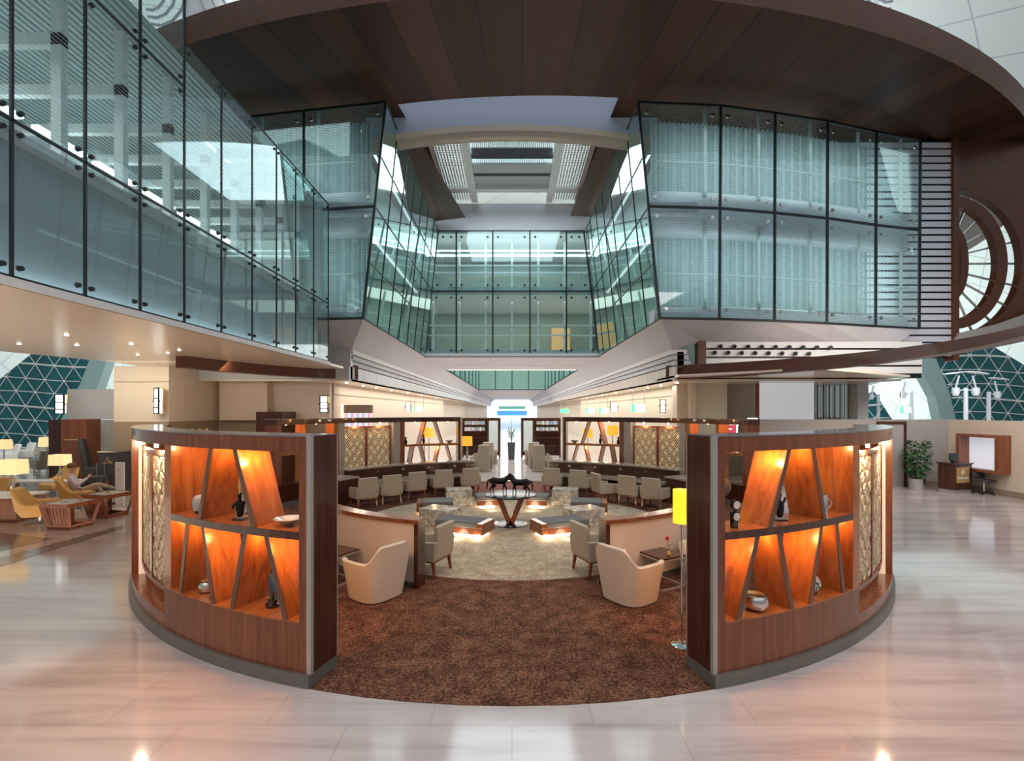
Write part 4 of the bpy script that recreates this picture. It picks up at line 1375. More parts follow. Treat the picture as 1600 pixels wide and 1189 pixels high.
def figurine(c, label, rz=0):
    t = thing('abstract_figurine', label, 'sculpture', c, rz)
    MB().cbox((0, 0, .008), (.11, .09, .016)).build('base', M_BLKGLOSS, t, bevel=.003)
    skin('figure', [(0, 0, .02, .030), (.004, 0, .08, .036), (-.008, 0, .14, .030), (-.004, 0, .19, .016), (-.004, 0, .23, .020), (.05, .02, .17, .012), (.07, .02, .21, .010), (-.05, -.01, .15, .012), (-.065, -.01, .10, .010), (.02, 0, .25, .008)],
         [(0, 1), (1, 2), (2, 3), (3, 4), (2, 5), (5, 6), (2, 7), (7, 8), (4, 9)], M_BRONZE, t)
    m = MB(); m.lathe([(.004, .24), (.012, .28), (.015, .33), (.009, .38), (.003, .43)], (.0, 0, 0), 10)
    m.build('gilded_flame', M_GOLD2, t, True)
    return t
figurine(shp(375, Z_S1), 'dark bronze figure with a gilded flame on the left screen shelf')
c = shp(452, Z_S1, r=5.86)
t = thing('glass_dish', 'shallow clear crystal dish on the left screen upper shelf by the end pillar', 'dish', c)
MB().lathe([(.03, 0), (.035, .008), (.09, .035), (.13, .062), (.126, .064), (.088, .042), (.03, .016)], n=28).build('bowl', plain('crystal', (.75, .75, .75), .1, .3), t, True)
def bowl(c, label, k=1.0, mat=None):
    t = thing('metal_bowl', label, 'bowl', c)
    MB().lathe([(.05 * k, 0), (.085 * k, .015 * k), (.105 * k, .06 * k), (.098 * k, .10 * k), (.085 * k, .118 * k), (.08 * k, .118 * k), (.088 * k, .10 * k), (.09 * k, .05 * k), (.03 * k, .02 * k)], n=28).build('body', M_SILVER, t, True)
    MB().lathe([(.078 * k, .075 * k), (.080 * k, .078 * k)], n=24).build('gilded_lining', M_GOLD2, t, True)
bowl(shp(325, ZL), 'small silver bowl with gold inside on the lower left screen shelf', .85)
c = shp(426, ZL, r=5.86)
t = thing('disc_sculpture', 'dark blue glass disc on a black stepped stand, lower left screen shelf', 'sculpture', c, R_(-40))
MB().lathe([(.06, 0), (.062, .03), (.045, .035), (.043, .065), (.02, .07), (.012, .11), (.012, .13)], n=22).build('stand', M_BLKGLOSS, t, True)
m = MB(); m.lathe([(.02, -.018), (.07, -.014), (.088, 0), (.07, .014), (.02, .018)], n=28)
m.v = [(x, z, y + .21) for x, y, z in m.v]
m.build('disc', plain('blue_glass_disc', (.05, .12, .16), .12, noise=.8, nscale=20), t, True)
# right screen
c = shp(1147, Z_S1, 1, 5.95)
t = thing('double_clock', 'black stand holding two round pale dials on the right screen shelf', 'clock', c, R_(15))
MB().cbox((0, 0, .07), (.05, .045, .14)).build('block', M_BLKGLOSS, t, bevel=.004)
for k, z in enumerate((.105, .205)):
    m = MB().tube((0, -.035, z), (0, .0, z), .042, .042, 22); m.build('dial_case', M_BRONZE, t, True)
    MB().tube((0, -.038, z), (0, -.034, z), .034, .034, 22).build('dial', plain('pale_dial', (.8, .66, .56), .4) if k == 0 else MATS['pale_dial'], t, True)
MB().bar((.0, -.01, .13), (.015, -.01, .19), .02).build('neck', M_BLKGLOSS, t)
figurine(shp(1218, Z_S1, 1), 'dark bronze figure with a gilded flame on the right screen shelf')
c = shp(1286, Z_S1, 1)
t = thing('metal_tankard', 'tall pewter tankard with handle on the upper right screen shelf', 'mug', c)
MB().lathe([(.045, 0), (.048, .01), (.042, .02), (.045, .17), (.050, .185), (.045, .185), (.04, .03)], n=22).build('body', M_SILVER, t, True)
MB().path([(.045 + .04 * math.sin(k / 8 * PI), 0, .04 + .11 * k / 8) for k in range(9)], .007, 8).build('handle', M_SILVER, t, True)
c = shp(1128, Z_S1, 1, 5.80)
t = thing('round_plate_ornament', 'round dark glass plate on a stand beside the right end pillar', 'plate', c)
MB().tube((0, 0, 0), (0, 0, .25), .012, .010, 10).build('stand', M_BRONZE, t)
m = MB().lathe([(.01, -.02), (.06, -.012), (.085, 0), (.06, .006), (.01, .0)], n=26); m.v = [(x, z, y + .33) for x, y, z in m.v]
m.build('plate', plain('smoked_glass', (.10, .075, .065), .1), t, True)
bowl(shp(1180, ZL, 1, 5.91), 'large silver bowl with gold inside on the lower right screen shelf', 1.1)
c = shp(1268, ZL, 1)
t = thing('crackle_orb', 'black and white patterned orb on the lower right screen shelf', 'ornament', c)
m = MB().ball((0, 0, .09), .082, 22, 14, 1.1); m.build('orb', stripes('orb_pattern', (.03, .03, .03), (.8, .78, .72), 'DIAGONAL', 14, .3, 14, lo=.4, hi=.6), t, True)
MB().lathe([(.045, 0), (.05, .006), (.035, .012)], n=18).build('base', M_BLKGLOSS, t, True)
# ornaments on the far shelves
for s, sd in ((-1, 'left'), (1, 'right')):
    for t_, nm, kind in ((33, 'short', 0), (27.5, 'waisted', 1), (19.5, 'wide', 2)):
        x, y = pol(t_, 5.87, s, True)
        lab = {0: 'small bottle-like ornament on the far %s shelf, outermost on its board' % sd, 1: 'slim dark vase in the middle of the far %s shelf board' % sd, 2: 'wide pale bowl on the far %s shelf, next to the central opening' % sd}[kind]
        pr = {0: [(.04, 0), (.05, .08), (.02, .14), (.03, .2), (.02, .22)], 1: [(.03, 0), (.05, .1), (.015, .2), (.03, .28)], 2: [(.05, 0), (.06, .02), (.13, .08), (.125, .085), (.02, .03)]}[kind]
        o = MB().lathe(pr, (0, 0, 0), 16).build(['bottle_ornament', 'slim_vase', 'wide_bowl'][kind], [M_BRONZE, M_BLKGLOSS, M_CERAM][kind], None, True)
        o.location = (x, y, Z_S1); tag(o, lab, ['ornament', 'vase', 'bowl'][kind])

# ------------------------------------------------------------ low curved partitions
for s, sd in ((-1, 'left'), (1, 'right')):
    x, y = pol(45, 3.68, s, False)
    p = thing('low_partition', 'low curved cream partition with wooden cap on the %s of the inner carpet' % sd, 'partition', (x, y, 0))
    wb(sec(MB(), s, False, 3.63, 3.74, 19.5, 78, .07, .835, 30), 'cream_panel', M_PART, p)
    wb(sec(MB(), s, False, 3.64, 3.73, 19.5, 78, 0, .07, 30), 'plinth', M_PLINTH, p)
    wb(sec(MB(), s, False, 3.59, 3.78, 18.6, 78, .835, .885, 34), 'wooden_cap', W_FRONT, p)
    wb(sec(MB(), s, False, 3.59, 3.78, 18.6, 19.5, 0, .835, 1), 'end_post', W_DARK, p)

# ------------------------------------------------------------ curved counters on the far side
for s, sd in ((-1, 'left'), (1, 'right')):
    x, y = pol(36, 4.9, s, True)
    p = thing('curved_counter', 'long curved dark wood counter with stone ledge behind the %s desk chairs' % sd, 'counter', (x, y, 0))
    wb(sec(MB(), s, True, 4.93, 5.05, 13, 58, 0, .76, 30), 'upstand', W_DARK, p)
    wb(sec(MB(), s, True, 4.86, 5.20, 12.7, 58.3, .76, .80, 30), 'stone_ledge', MATS.get('stone_ledge') or plain('stone_ledge', (.40, .34, .27), .12), p)
    wb(sec(MB(), s, True, 4.42, 4.93, 14, 57, .40, .46, 30), 'desk_top', MATS['stone_ledge'], p)
    for t0 in (14, 35, 56):
        wb(sec(MB(), s, True, 4.5, 4.93, t0, t0 + 1, 0, .40, 1), 'support', W_DARK, p)
    wb(sec(MB(), s, True, 4.5, 5.05, 58.5, 66, 0, .62, 4), 'end_cabinet', W_DARK, p)
    wb(sec(MB(), s, True, 4.45, 5.08, 58.3, 66.2, .62, .66, 4), 'cabinet_top', MATS['stone_ledge'], p)
    for t0 in (20, 29, 38, 47):
        q = pol(t0, 4.925, s, True)
        wb(MB().cbox((q[0], q[1], .66), (.07, .03, .06), 0), 'socket', M_STEEL, p)

# ============================================================ FURNITURE OF THE ROTUNDA
def rz_of(dx, dy):
    return math.atan2(dy, dx) - PI / 2


def build_desk_chair(label, group, leather=None):
    """faces +Y, back towards -Y"""
    lt = leather or M_TAN
    t = thing('desk_chair', label, 'chair', (0, 0, 0), 0, group)
    MB().cbox((0, .02, .285), (.44, .42, .13)).build('seat', lt, t, True, .03)
    m = MB(); m.hexa([(-.235, -.24, .22), (.235, -.24, .22), (.235, -.16, .22), (-.235, -.16, .22)], [(-.235, -.30, .71), (.235, -.30, .71), (.235, -.225, .71), (-.235, -.225, .71)])
    m.build('backrest', lt, t, True, .022)
    for sx in (-1, 1):
        m = MB(); x0, x1 = sorted((sx * .225, sx * .275))
        m.hexa([(x0, -.24, .22), (x1, -.24, .22), (x1, .24, .22), (x0, .24, .22)], [(x0, -.27, .50), (x1, -.27, .50), (x1, .22, .46), (x0, .22, .46)])
        m.build('armrest', lt, t, True, .015)
    MB().box(-.235, .235, -.22, .22, .195, .225).build('seat_frame', W_FRONT, t)
    for sx in (-1, 1):
        for sy in (-1, 1):
            MB().taper((sx * .23, sy * .225, 0), (.026, .026), (sx * .22, sy * .20, .20), (.045, .045)).build('leg', W_FRONT, t)
    return t


def build_tub_chair(label, leather=None):
    lt = leather or M_CREAM
    t = thing('tub_chair', label, 'armchair')
    A = 132; n = 40; m = MB(); vs = []; fs = []
    def sup(a, rx, ry, e=.62):
        c, s = math.sin(a), -math.cos(a)
        return (rx * math.copysign(abs(c) ** e, c), ry * math.copysign(abs(s) ** e, s))
    rows = []
    for i in range(n + 1):
        u = -A + 2 * A * i / n
        a = R_(u)
        h = .50 + .215 * (1 - min(1, max(0, (abs(u) - 22) / 38))) ** 1.0 * 1.0
        tt = min(1, max(0, (abs(u) - 18) / 47)); h = .715 - .205 * (tt * tt * (3 - 2 * tt))
        back = max(0, math.cos(a))
        pts = []
        for (rx, ry, z) in ((.30, .29, 0.015), (.315, .305, .10), (.345, .335, .30), (.375, .36, h - .05), (.378, .365, h - .015), (.362, .35, h), (.335, .32, h), (.318, .305, h - .015), (.31, .30, h - .06), (.27, .26, .30)):
            x, y = sup(a, rx, ry)
            lean = .05 * back * max(0, z - .2)
            pts.append((x, y - lean, z))
        rows.append(pts)
    k = len(rows[0])
    for p in rows: vs += p
    for i in range(n):
        for j in range(k - 1):
            fs.append((i * k + j, (i + 1) * k + j, (i + 1) * k + j + 1, i * k + j + 1))
        fs.append((i * k + k - 1, (i + 1) * k + k - 1, (i + 1) * k, i * k))
    fs.append(tuple(range(k))); fs.append(tuple(n * k + j for j in reversed(range(k))))
    m.add(vs, fs).build('shell', lt, t, True)
    pts = [sup(R_(a), .285, .29, .7) for a in range(0, 360, 15)]
    m = MB().prism(pts, .05, .33); o = m.build('seat', lt, t, True, .03)
    return t

tub1 = build_tub_chair('cream leather tub chair on the brown carpet by the left low partition')
tub1.scale = (.95, .95, .97); tub1.location = (-1.69, 6.12, 0.006); tub1.rotation_euler = (0, 0, rz_of(-.80, .58)); tub1['group'] = 'cream tub chairs'
t2 = dup(tub1, (1.44, 6.02, .006), rz_of(.80, .58), 'cream leather tub chair on the brown carpet beside the rose table')
t3 = dup(tub1, (2.66, 6.62, .006), rz_of(-.75, -.5), 'cream tub chair across the rose table, mostly hidden by the right screen')

CH = 'beige desk chairs in the rotunda'
dc = build_desk_chair('beige desk chair near the left partition end post, seen from behind', CH)
dc.location = (-1.18, 7.0, .012); dc.rotation_euler = (0, 0, rz_of(-.93, .36))
dup(dc, (1.18, 7.0, .012), rz_of(.93, .36), 'beige desk chair near the right partition end post, seen from behind')
labs = ['leftmost', 'second from the left', 'third from the left', 'fourth from the left', 'fifth from the left, nearest the central passage']
posL = [(568, 11.75, None), (608, 12.25, None), (646, 12.85, None), (690, 13.35, None), (735, 13.75, None)]
for k, (x, Y, _) in enumerate(posL):
    X = XA(x, Y); d = (X - CX, Y - CY); L = math.hypot(*d)
    rot = rz_of(d[0] / L + (.25 if k < 2 else 0) * 0, d[1] / L)
    dup(dc, (X, Y, .012), rot + (R_(-22) if k < 2 else R_(-8)), 'beige desk chair at the left counter, %s' % labs[k])
labs = ['rightmost', 'second from the right', 'turned outwards, third from the right', 'fourth from the right', 'fifth from the right, nearest the central passage']
posR = [(1024, 11.7, 22), (987, 12.1, 12), (945, 12.45, 55), (907, 13.3, 6), (863, 13.75, 6)]
for k, (x, Y, dr) in enumerate(posR):
    X = XA(x, Y); d = (X - CX, Y - CY); L = math.hypot(*d)
    rot = rz_of(d[0] / L, d[1] / L)
    dup(dc, (X, Y, .012), rz_of(.95, .3) if k == 2 else rot + R_(dr), 'beige desk chair at the right counter, %s' % labs[k])

# ottomans and marble blocks
def ottoman(c, d, rz, label, h=.27):
    t = thing('ottoman', label, 'ottoman', (*c, .012), rz, 'wooden ottomans with grey cushions')
    MB().cbox((0, 0, .035), (d[0] - .16, d[1] - .16, .07)).build('recessed_light', M_STRIP, t)
    MB().cbox((0, 0, .125), (d[0], d[1], .11)).build('wooden_base', W_FRONT, t, bevel=.004)
    MB().cbox((0, 0, .186), (d[0] - .015, d[1] - .015, .012)).build('steel_band', M_STEELM, t)
    MB().cbox((d[0] / 2 - .06, 0, .23), (.12, d[1], .08)).build('wooden_end', W_FRONT, t, bevel=.004)
    MB().cbox((-.06, 0, .235), (d[0] - .12, d[1] - .01, .09)).build('cushion', M_GREYCUSH, t, True, .02)
    return t
def block(c, d, rz, label, h):
    o = MB().cbox((0, 0, h / 2), (d[0], d[1], h)).build('marble_block_table', M_MARB, None, bevel=.012)
    o.location = (*c, .012); o.rotation_euler = (0, 0, rz); tag(o, label, 'side table', 'marble block tables')
for s, sd in ((-1, 'left'), (1, 'right')):
    ottoman((s * .88, 9.12), (.98 * 1, .52), (R_(-22) if s < 0 else R_(180 + 22)), 'dark wooden ottoman with grey cushion, front %s of the horse table' % sd)
    block((s * 1.44, 9.93), (.70, .50), R_(s * 24), 'veined marble block table between the two %s front ottomans' % sd, .33)
    ottoman((s * 1.72, 11.05), (.8, .62), (R_(180 + 8) if s < 0 else R_(-8)), 'dark wooden ottoman with grey cushion, outermost on the %s side' % sd)
    block((s * 1.30, 11.98), (.62, .42), R_(s * -12), 'veined marble block table behind the %s outermost ottoman' % sd, .40)
    ottoman((s * .62, 11.75), (.50, .6), (R_(12) if s < 0 else R_(180 - 12)), 'dark wooden ottoman with grey cushion, rear %s of the horse table' % sd)
    point('ottoman_glow', (s * .62, 8.72, .05), 7, (1, .78, .50), .1)
    point('ottoman_glow', (s * .45, 11.25, .05), 6, (1, .78, .50), .1)
    point('ottoman_glow', (s * .98, 8.75, .05), 5, (1, .78, .50), .1)

# table with V leg
t = thing('centre_table', 'round black-topped table on a V-shaped wooden leg in the middle of the carpet', 'table', (-.03, 9.9, .012))
MB().lathe([(.50, .575), (.52, .585), (.52, .605), (.50, .612)], n=48).build('table_top', M_TABLE, t, True)
for s in (-1, 1):
    MB().hexa([(s * .02 - .055, -.05, .02), (s * .02 + .055, -.05, .02), (s * .02 + .055, .05, .02), (s * .02 - .055, .05, .02)],
              [(s * .245 - .055, -.05, .575), (s * .245 + .055, -.05, .575), (s * .245 + .055, .05, .575), (s * .245 - .055, .05, .575)]).build('leg', W_FRONT, t)
MB().lathe([(.34, 0), (.34, .012), (.31, .02)], n=40).build('base', M_TABLE, t, True)

def horse(label, loc, rz, head_down):
    t = thing('horse_sculpture', label, 'sculpture', loc, rz, None)
    nd = [(0, 0, .215, .060)]                # mid trunk; +X is forward
    e = []
    def A(par, x, y, z, r):
        nd.append((x, y, z, r)); e.append((par, len(nd) - 1)); return len(nd) - 1
    ch = A(0, .105, 0, .218, .066)
    hp = A(0, -.105, 0, .228, .062)
    rump = A(hp, -.15, 0, .215, .046)
    if head_down:
        n1 = A(ch, .16, 0, .255, .042); n2 = A(n1, .215, 0, .262, .030); hd = A(n2, .262, 0, .235, .027); mz = A(hd, .292, 0, .165, .015)
    else:
        n1 = A(ch, .155, 0, .275, .044); n2 = A(n1, .195, 0, .325, .031); hd = A(n2, .232, 0, .338, .027); mz = A(hd, .295, 0, .292, .015)
    for sy in (-1, 1):
        A(hd, nd[hd][0] - .018, sy * .014, nd[hd][2] + .038, .005)
    for sy, ph in ((-1, .035), (1, -.025)):
        a = A(ch, .115, sy * .034, .15, .028); b = A(a, .118 + ph, sy * .036, .090, .014); c_ = A(b, .112 + ph, sy * .036, .028, .010); A(c_, .122 + ph, sy * .036, .010, .012)
        a = A(hp, -.115, sy * .034, .165, .038); b = A(a, -.095 - ph, sy * .036, .125, .023); c_ = A(b, -.145 - ph, sy * .036, .085, .013); g_ = A(c_, -.138 - ph, sy * .036, .028, .010); A(g_, -.128 - ph, sy * .036, .010, .012)
    limbs('body', nd, e, M_BRONZE, t, .006, 2)
    limbs('tail', [(-.185, 0, .245, .012), (-.215, 0, .225, .016), (-.235, 0, .16, .018), (-.232, 0, .10, .011), (-.236, 0, .065, .006)], [(0, 1), (1, 2), (2, 3), (3, 4)], M_BRONZE, t, .005, 1)
    q = nd[hd]; p = nd[ch]
    m = MB()
    m.path([(p[0] + .01, 0, p[2] + .055), (nd[n1][0] - .02, 0, nd[n1][2] + .04), (nd[n2][0] - .02, 0, nd[n2][2] + .025), (q[0] - .02, 0, q[2] + .028)], .012, 8).build('mane', M_BRONZE, t, True)
    t.scale = (1.0, 1.1, 1.12)
    return t
horse('black bronze horse standing on the left of the round table, head lowered', (-.27, 10.0, .624), R_(4), True)
horse('black bronze horse standing on the right of the round table, head to the left', (.17, 9.80, .624), R_(176), False)

# lounge side tables
def side_table(label, loc, rz):
    t = thing('side_table', label, 'side table', loc, rz, 'side tables with U-shaped steel frames')
    MB().cbox((0, 0, .40), (.42, .42, .025)).build('table_top', W_DARK, t, bevel=.003)
    f = MB()
    for y in (-.2, .2):
        f.bar((-.2, y, .385), (.2, y, .385), .02); f.bar((.19, y, .385), (.19, y, .01), .02); f.bar((-.2, y, .01), (.2, y, .01), .02)
    f.bar((-.2, -.2, .01), (-.2, .2, .01), .02); f.bar((.19, -.2, .01), (.19, .2, .01), .02); f.bar((-.2, -.2, .38), (-.2, .2, .38), .02)
    f.build('steel_frame', M_STEELM, t)
    return t
st = side_table('dark-topped side table with a rose on it, right of the entrance', (1.98, 6.5, .006), R_(28))
side_table('dark-topped side table left of the entrance, partly behind the screen pillar', (-2.36, 6.62, .006), R_(152))
def rose(label, loc, k=1.0):
    t = thing('rose_vase', label, 'vase', loc)
    MB().lathe([(.016, 0), (.026, .01), (.028, .035), (.018, .055), (.014, .06)], n=16).build('vase', plain('amber_glass', (.55, .36, .12), .15) if 'amber_glass' not in MATS else MATS['amber_glass'], t, True)
    MB().path([(0, 0, .05), (-.008, 0, .12), (-.02, 0, .21)], .003, 6).build('stem', M_GREEN, t)
    m = MB().lathe([(.004, .195), (.02, .205), (.026, .225), (.02, .245), (.008, .25)], (-.02, 0, 0), 12); m.build('bloom', M_ROSE, t, True)
    m = MB(); m.add([(-.01, 0, .12), (.02, .012, .135), (.045, 0, .16), (.02, -.012, .14)], [(0, 1, 2, 3)]); m.add([(-.01, 0, .09), (-.03, .012, .10), (-.045, 0, .12), (-.03, -.01, .105)], [(0, 1, 2, 3)])
    m.build('leaf', M_GREEN, t)
rose('single red rose in an amber vase on the right side table', (2.03, 6.38, .419))
t = thing('floor_lamp', 'floor lamp with a lit yellow shade behind the right screen pillar', 'lamp', (1.655, 4.80, .006))
MB().lathe([(.10, 0), (.10, .012), (.02, .022)], n=28).build('base', M_CHROME, t, True)
MB().tube((0, 0, .02), (0, 0, 1.25), .010, .010, 10).build('pole', M_CHROME, t)
m = MB(); m.lathe([(.085, 1.20), (.085, 1.52), (.082, 1.52), (.082, 1.205)], n=28).build('lamp_shade', M_SHADEY, t, True)
MB().ball((0, 0, 1.47), .03, 12, 8).build('bulb', M_BULB, t, True)
point('floor_lamp_light', (1.655, 4.80, 1.40), 9, (1, .72, .3), .05)

# table lamps on the counter ledges
def table_lamp(name, label, loc, k=1.0, shade=None, group=None, square=False):
    t = thing(name, label, 'lamp', loc, 0, group)
    MB().lathe([(.07 * k, 0), (.07 * k, .015 * k), (.02 * k, .03 * k), (.035 * k, .12 * k), (.04 * k, .2 * k), (.018 * k, .30 * k), (.018 * k, .42 * k)], n=16).build('base', M_CHROME if square else M_STEEL, t, True)
    if square:
        MB().taper((0, 0, .40 * k), (.42 * k, .26 * k), (0, 0, .68 * k), (.40 * k, .24 * k)).build('lamp_shade', shade or M_SHADE, t)
    else:
        MB().lathe([(.15 * k, .42 * k), (.145 * k, .68 * k), (.14 * k, .68 * k), (.145 * k, .425 * k)], n=24).build('lamp_shade', shade or M_SHADE, t, True)
    return t
x, y = pol(15.5, 5.02, -1, True)
table_lamp('table_lamp', 'table lamp with lit yellow drum shade on the left counter end', (x, y, .80), 1.05)
for (px_, py_, Y, lab) in ((663, 674, 18.5, 'lit yellow lamp seen through the far left shelf, outer one'), (670, 676, 20.0, 'lit yellow lamp seen through the far left shelf, inner one'),
                      (918, 676, 19.0, 'lit yellow lamp seen through the far right shelf, inner one'), (957, 672, 17.5, 'lit yellow lamp seen through the far right shelf, outer one')):
    p_ = AT(px_, py_, Y)
    t = thing('standing_lamp', lab, 'lamp', (p_[0], Y, 0), 0)
    MB().lathe([(.15, 0), (.15, .02), (.02, .03), (.02, p_[2] - .18)], n=16).build('stand', M_STEEL, t, True)
    MB().lathe([(.2, p_[2] - .18), (.19, p_[2] + .16), (.18, p_[2] + .16), (.19, p_[2] - .175)], n=20).build('lamp_shade', M_SHADE, t, True)

# tall armchairs beyond the far opening
def tall_chair(label, loc, rz):
    t = thing('high_back_armchair', label, 'armchair', loc, rz, 'high-backed armchairs by the far opening')
    m = MB().hexa([(-.28, -.28, .08), (.28, -.28, .08), (.28, -.14, .08), (-.28, -.14, .08)], [(-.22, -.42, 1.02), (.22, -.42, 1.02), (.20, -.28, 1.02), (-.20, -.28, 1.02)])
    m.build('backrest', M_TAN, t, True, .04)
    MB().cbox((0, .08, .28), (.52, .5, .24)).build('seat', M_TAN, t, True, .03)
    for s in (-1, 1):
        MB().hexa([(s * .33 - .05, -.28, .08), (s * .33 + .05, -.28, .08), (s * .33 + .05, .34, .08), (s * .33 - .05, .34, .08)], [(s * .33 - .05, -.34, .72), (s * .33 + .05, -.34, .72), (s * .33 + .05, .34, .52), (s * .33 - .05, .34, .52)]).build('armrest', M_TAN, t, True, .03)
    for sx in (-1, 1):
        for sy in (-1, 1):
            MB().tube((sx * .28, sy * .27, 0), (sx * .28, sy * .27, .1), .02, .02, 8).build('leg', M_STEEL, t)
    return t
for (x, yb_, lab, rr) in ((753, 740, 'high-backed beige armchair left of the far opening, front one', 18), (761, 733, 'high-backed beige armchair left of the far opening, rear one', 10),
                     (845, 740, 'high-backed beige armchair right of the far opening, front one', -18), (836, 733, 'high-backed beige armchair right of the far opening, rear one', -10)):
    g = G(x, yb_ - 4)
    tall_chair(lab, (g[0], g[1], 0.0), R_(rr))

# planter in the far opening
g = G(799, 718)
t = thing('tall_planter', 'tall dark square planter with a spiky green plant in the far opening', 'plant', (g[0], g[1], 0))
MB().taper((0, 0, 0), (.28, .28), (0, 0, .80), (.36, .36)).build('planter', M_CHARC, t)
m = MB(); random.seed(3)
for k in range(22):
    a = k * 2.4; L = .35 + .4 * random.random(); z0 = .78 + .02 * k
    dx, dy = math.cos(a), math.sin(a)
    w = (-dy * .03, dx * .03)
    m.add([(0, 0, z0), (dx * L * .35 + w[0], dy * L * .35 + w[1], z0 + L * .5), (dx * L * .6, dy * L * .6, z0 + L * .45), (dx * L * .35 - w[0], dy * L * .35 - w[1], z0 + L * .5)], [(0, 1, 2, 3)])
m.build('foliage', M_GREEN, t)
MB().tube((0, 0, .8), (0, 0, 2.0), .025, .008, 8).build('stem', plain('pink_stem', (.45, .22, .20), .6), t)

# magazine racks
for s, sd in ((-1, 'left'), (1, 'right')):
    Y = 24.0
    x0, x1 = (XA(722, Y), XA(782, Y)) if s < 0 else (XA(814, Y), XA(876, Y))
    cx_ = (x0 + x1) / 2
    t = thing('magazine_rack', 'dark wooden magazine rack with lattice glass panel %s of the far opening' % sd, 'shelf', (cx_, Y, 0))
    W_ = (x1 - x0) / 2
    MB().box(-W_, W_, .25, .3, .1, 1.93).build('back_panel', W_DARK, t)
    for z in (.1, .55, .93, 1.25, 1.55, 1.87):
        MB().box(-W_, W_, -.05, .25, z, z + .04).build('shelf', W_DARK, t)
    for x in (-W_, W_ - .08, -s * (W_ - .62) - .04): MB().box(x, x + .08, -.06, .26, 0, 1.93).build('upright', W_DARK, t)
    gx0, gx1 = sorted((-s * (W_ - .56), -s * (W_ - .12)))
    MB().box(gx0, gx1, -.09, -.07, .3, 1.8).build('lattice_glass', stripes('lattice_glass', (.35, .42, .42), (.85, .92, .92), 'DIAGONAL', 9, .3, 3, lo=.4, hi=.6), t)
    random.seed(5 + s)
    mx0, mx1 = sorted((s * (W_ - .12), -s * (W_ - .75)))
    n_ = 11
    proto_cols = ['mag_white', 'mag_blue', 'mag_grey', 'mag_pale']
    if 'mag_white' not in MATS:
        plain('mag_white', (.75, .75, .75)); plain('mag_blue', (.25, .35, .50)); plain('mag_grey', (.40, .40, .38)); plain('mag_pale', (.60, .58, .62))
    for zi, z in enumerate((1.29, 1.59)):
        for k in range(n_):
            xx = mx0 + (mx1 - mx0) * (k + .5) / n_
            o = MB().cbox((0, 0, .10), (.085, .02, .20 - .04 * random.random())).build('magazine', MATS[random.choice(proto_cols)])
            o.location = (cx_ + xx, Y - .0, z); o.rotation_euler = (R_(-8), 0, 0)
            tag(o, 'small magazine standing on the %s row of the %s rack' % (('lower', 'upper')[zi], sd), 'magazine', 'magazines on the %s row of the %s rack' % (('lower', 'upper')[zi], sd))

# ============================================================ LEFT LOUNGE
def sconce(label, x, y0, y1, Y, face, wd=22, loc=None, rz=0):
    """wall lamp of a dark frame with stacked lit panes on a tapering back plate"""
    p = AT(x, (y0 + y1) / 2, Y)
    h = (y1 - y0) / F * Y; w = wd / F * Y
    t = thing('wall_sconce', label, 'wall lamp', p, rz, 'framed wall sconces')
    MB().hexa([(-w * .30, .05, -h * .5), (w * .30, .05, -h * .5), (w * .30, .08, -h * .5), (-w * .30, .08, -h * .5)], [(-w * .55, .05, h * .5), (w * .55, .05, h * .5), (w * .55, .08, h * .5), (-w * .55, .08, h * .5)]).build('back_plate', M_GOLD2, t)
    f = MB()
    for z in (-.48, -.25, .1, .48):
        f.box(-w * .42, w * .42, -.06, -.02, h * z - .012 * h / .5, h * z + .012 * h / .5)
    for x_ in (-.42, .42): f.box(w * x_ - .015, w * x_ + .015, -.06, -.02, -h * .5, h * .5)
    f.build('frame', M_BLACK, t)
    for (a, b) in ((-.46, -.27), (-.23, .08), (.12, .46)):
        MB().box(-w * .38, w * .38, -.045, .05, h * a, h * b).build('lit_pane', M_LIT, t)
    for s in (-1, 1): MB().tube((s * w * .42, -.04, 0), (s * w * .62, -.04, 0), .02, .02, 8).build('knob', M_BLACK, t)
    return t
sconce('framed wall sconce on the beige column at the left', 247, 606, 647, 13.6, 0, 24, rz=R_(-38))
sconce('framed wall sconce at the far left beside the white booth wall', 95, 616, 647, 14.6, 0, 16)
sconce('framed wall sconce on the back wall left of the corridor, nearest', 507, 618, 645, 16.0, 0, 14)
sconce('framed wall sconce in the corridor on the left, further back', 638, 628, 643, 27.5, 0, 9)
sconce('framed wall sconce in the corridor on the right, further back', 959, 628, 644, 27.0, 0, 13)
sconce('framed wall sconce in the corridor on the right, nearest', 1035, 624, 645, 18.8, 0, 10)

# hanging signs
def sign(label, x0, x1, y0, y1, Y, white=True):
    c = AT((x0 + x1) / 2, (y0 + y1) / 2, Y); w = (x1 - x0) / F * Y; h = (y1 - y0) / F * Y
    t = thing('hanging_sign', label, 'sign', (c[0], Y, c[2]))
    MB().cbox((0, 0, 0), (w, .12, h)).build('sign_box', M_SIGNG, t)
    if white: MB().cbox((w * .08, -.07, 0), (w * .74, .02, h * .85)).build('sign_face', M_SIGNW, t)
    top = HC + .9 - c[2]
    for s in (-1, 1): MB().tube((s * w * .45, 0, h / 2), (s * w * .45, 0, max(h / 2 + .05, top)), .012, .012, 6).build('hanger', M_STEEL, t)
sign('lit green and white hanging sign in the right corridor, largest', 987, 1008, 632, 644, 20.5)
sign('lit green and white hanging sign in the right corridor, left of the largest', 936, 950, 637, 645, 27)
sign('lit green and white hanging sign in the right corridor, third from the right', 916, 929, 638, 646, 31)
sign('small oval-looking plain green hanging sign above the far right shelf', 876, 888, 639, 645, 34, False)
sign('lit green and white hanging sign over the far left shelf', 647, 662, 636, 643, 24)
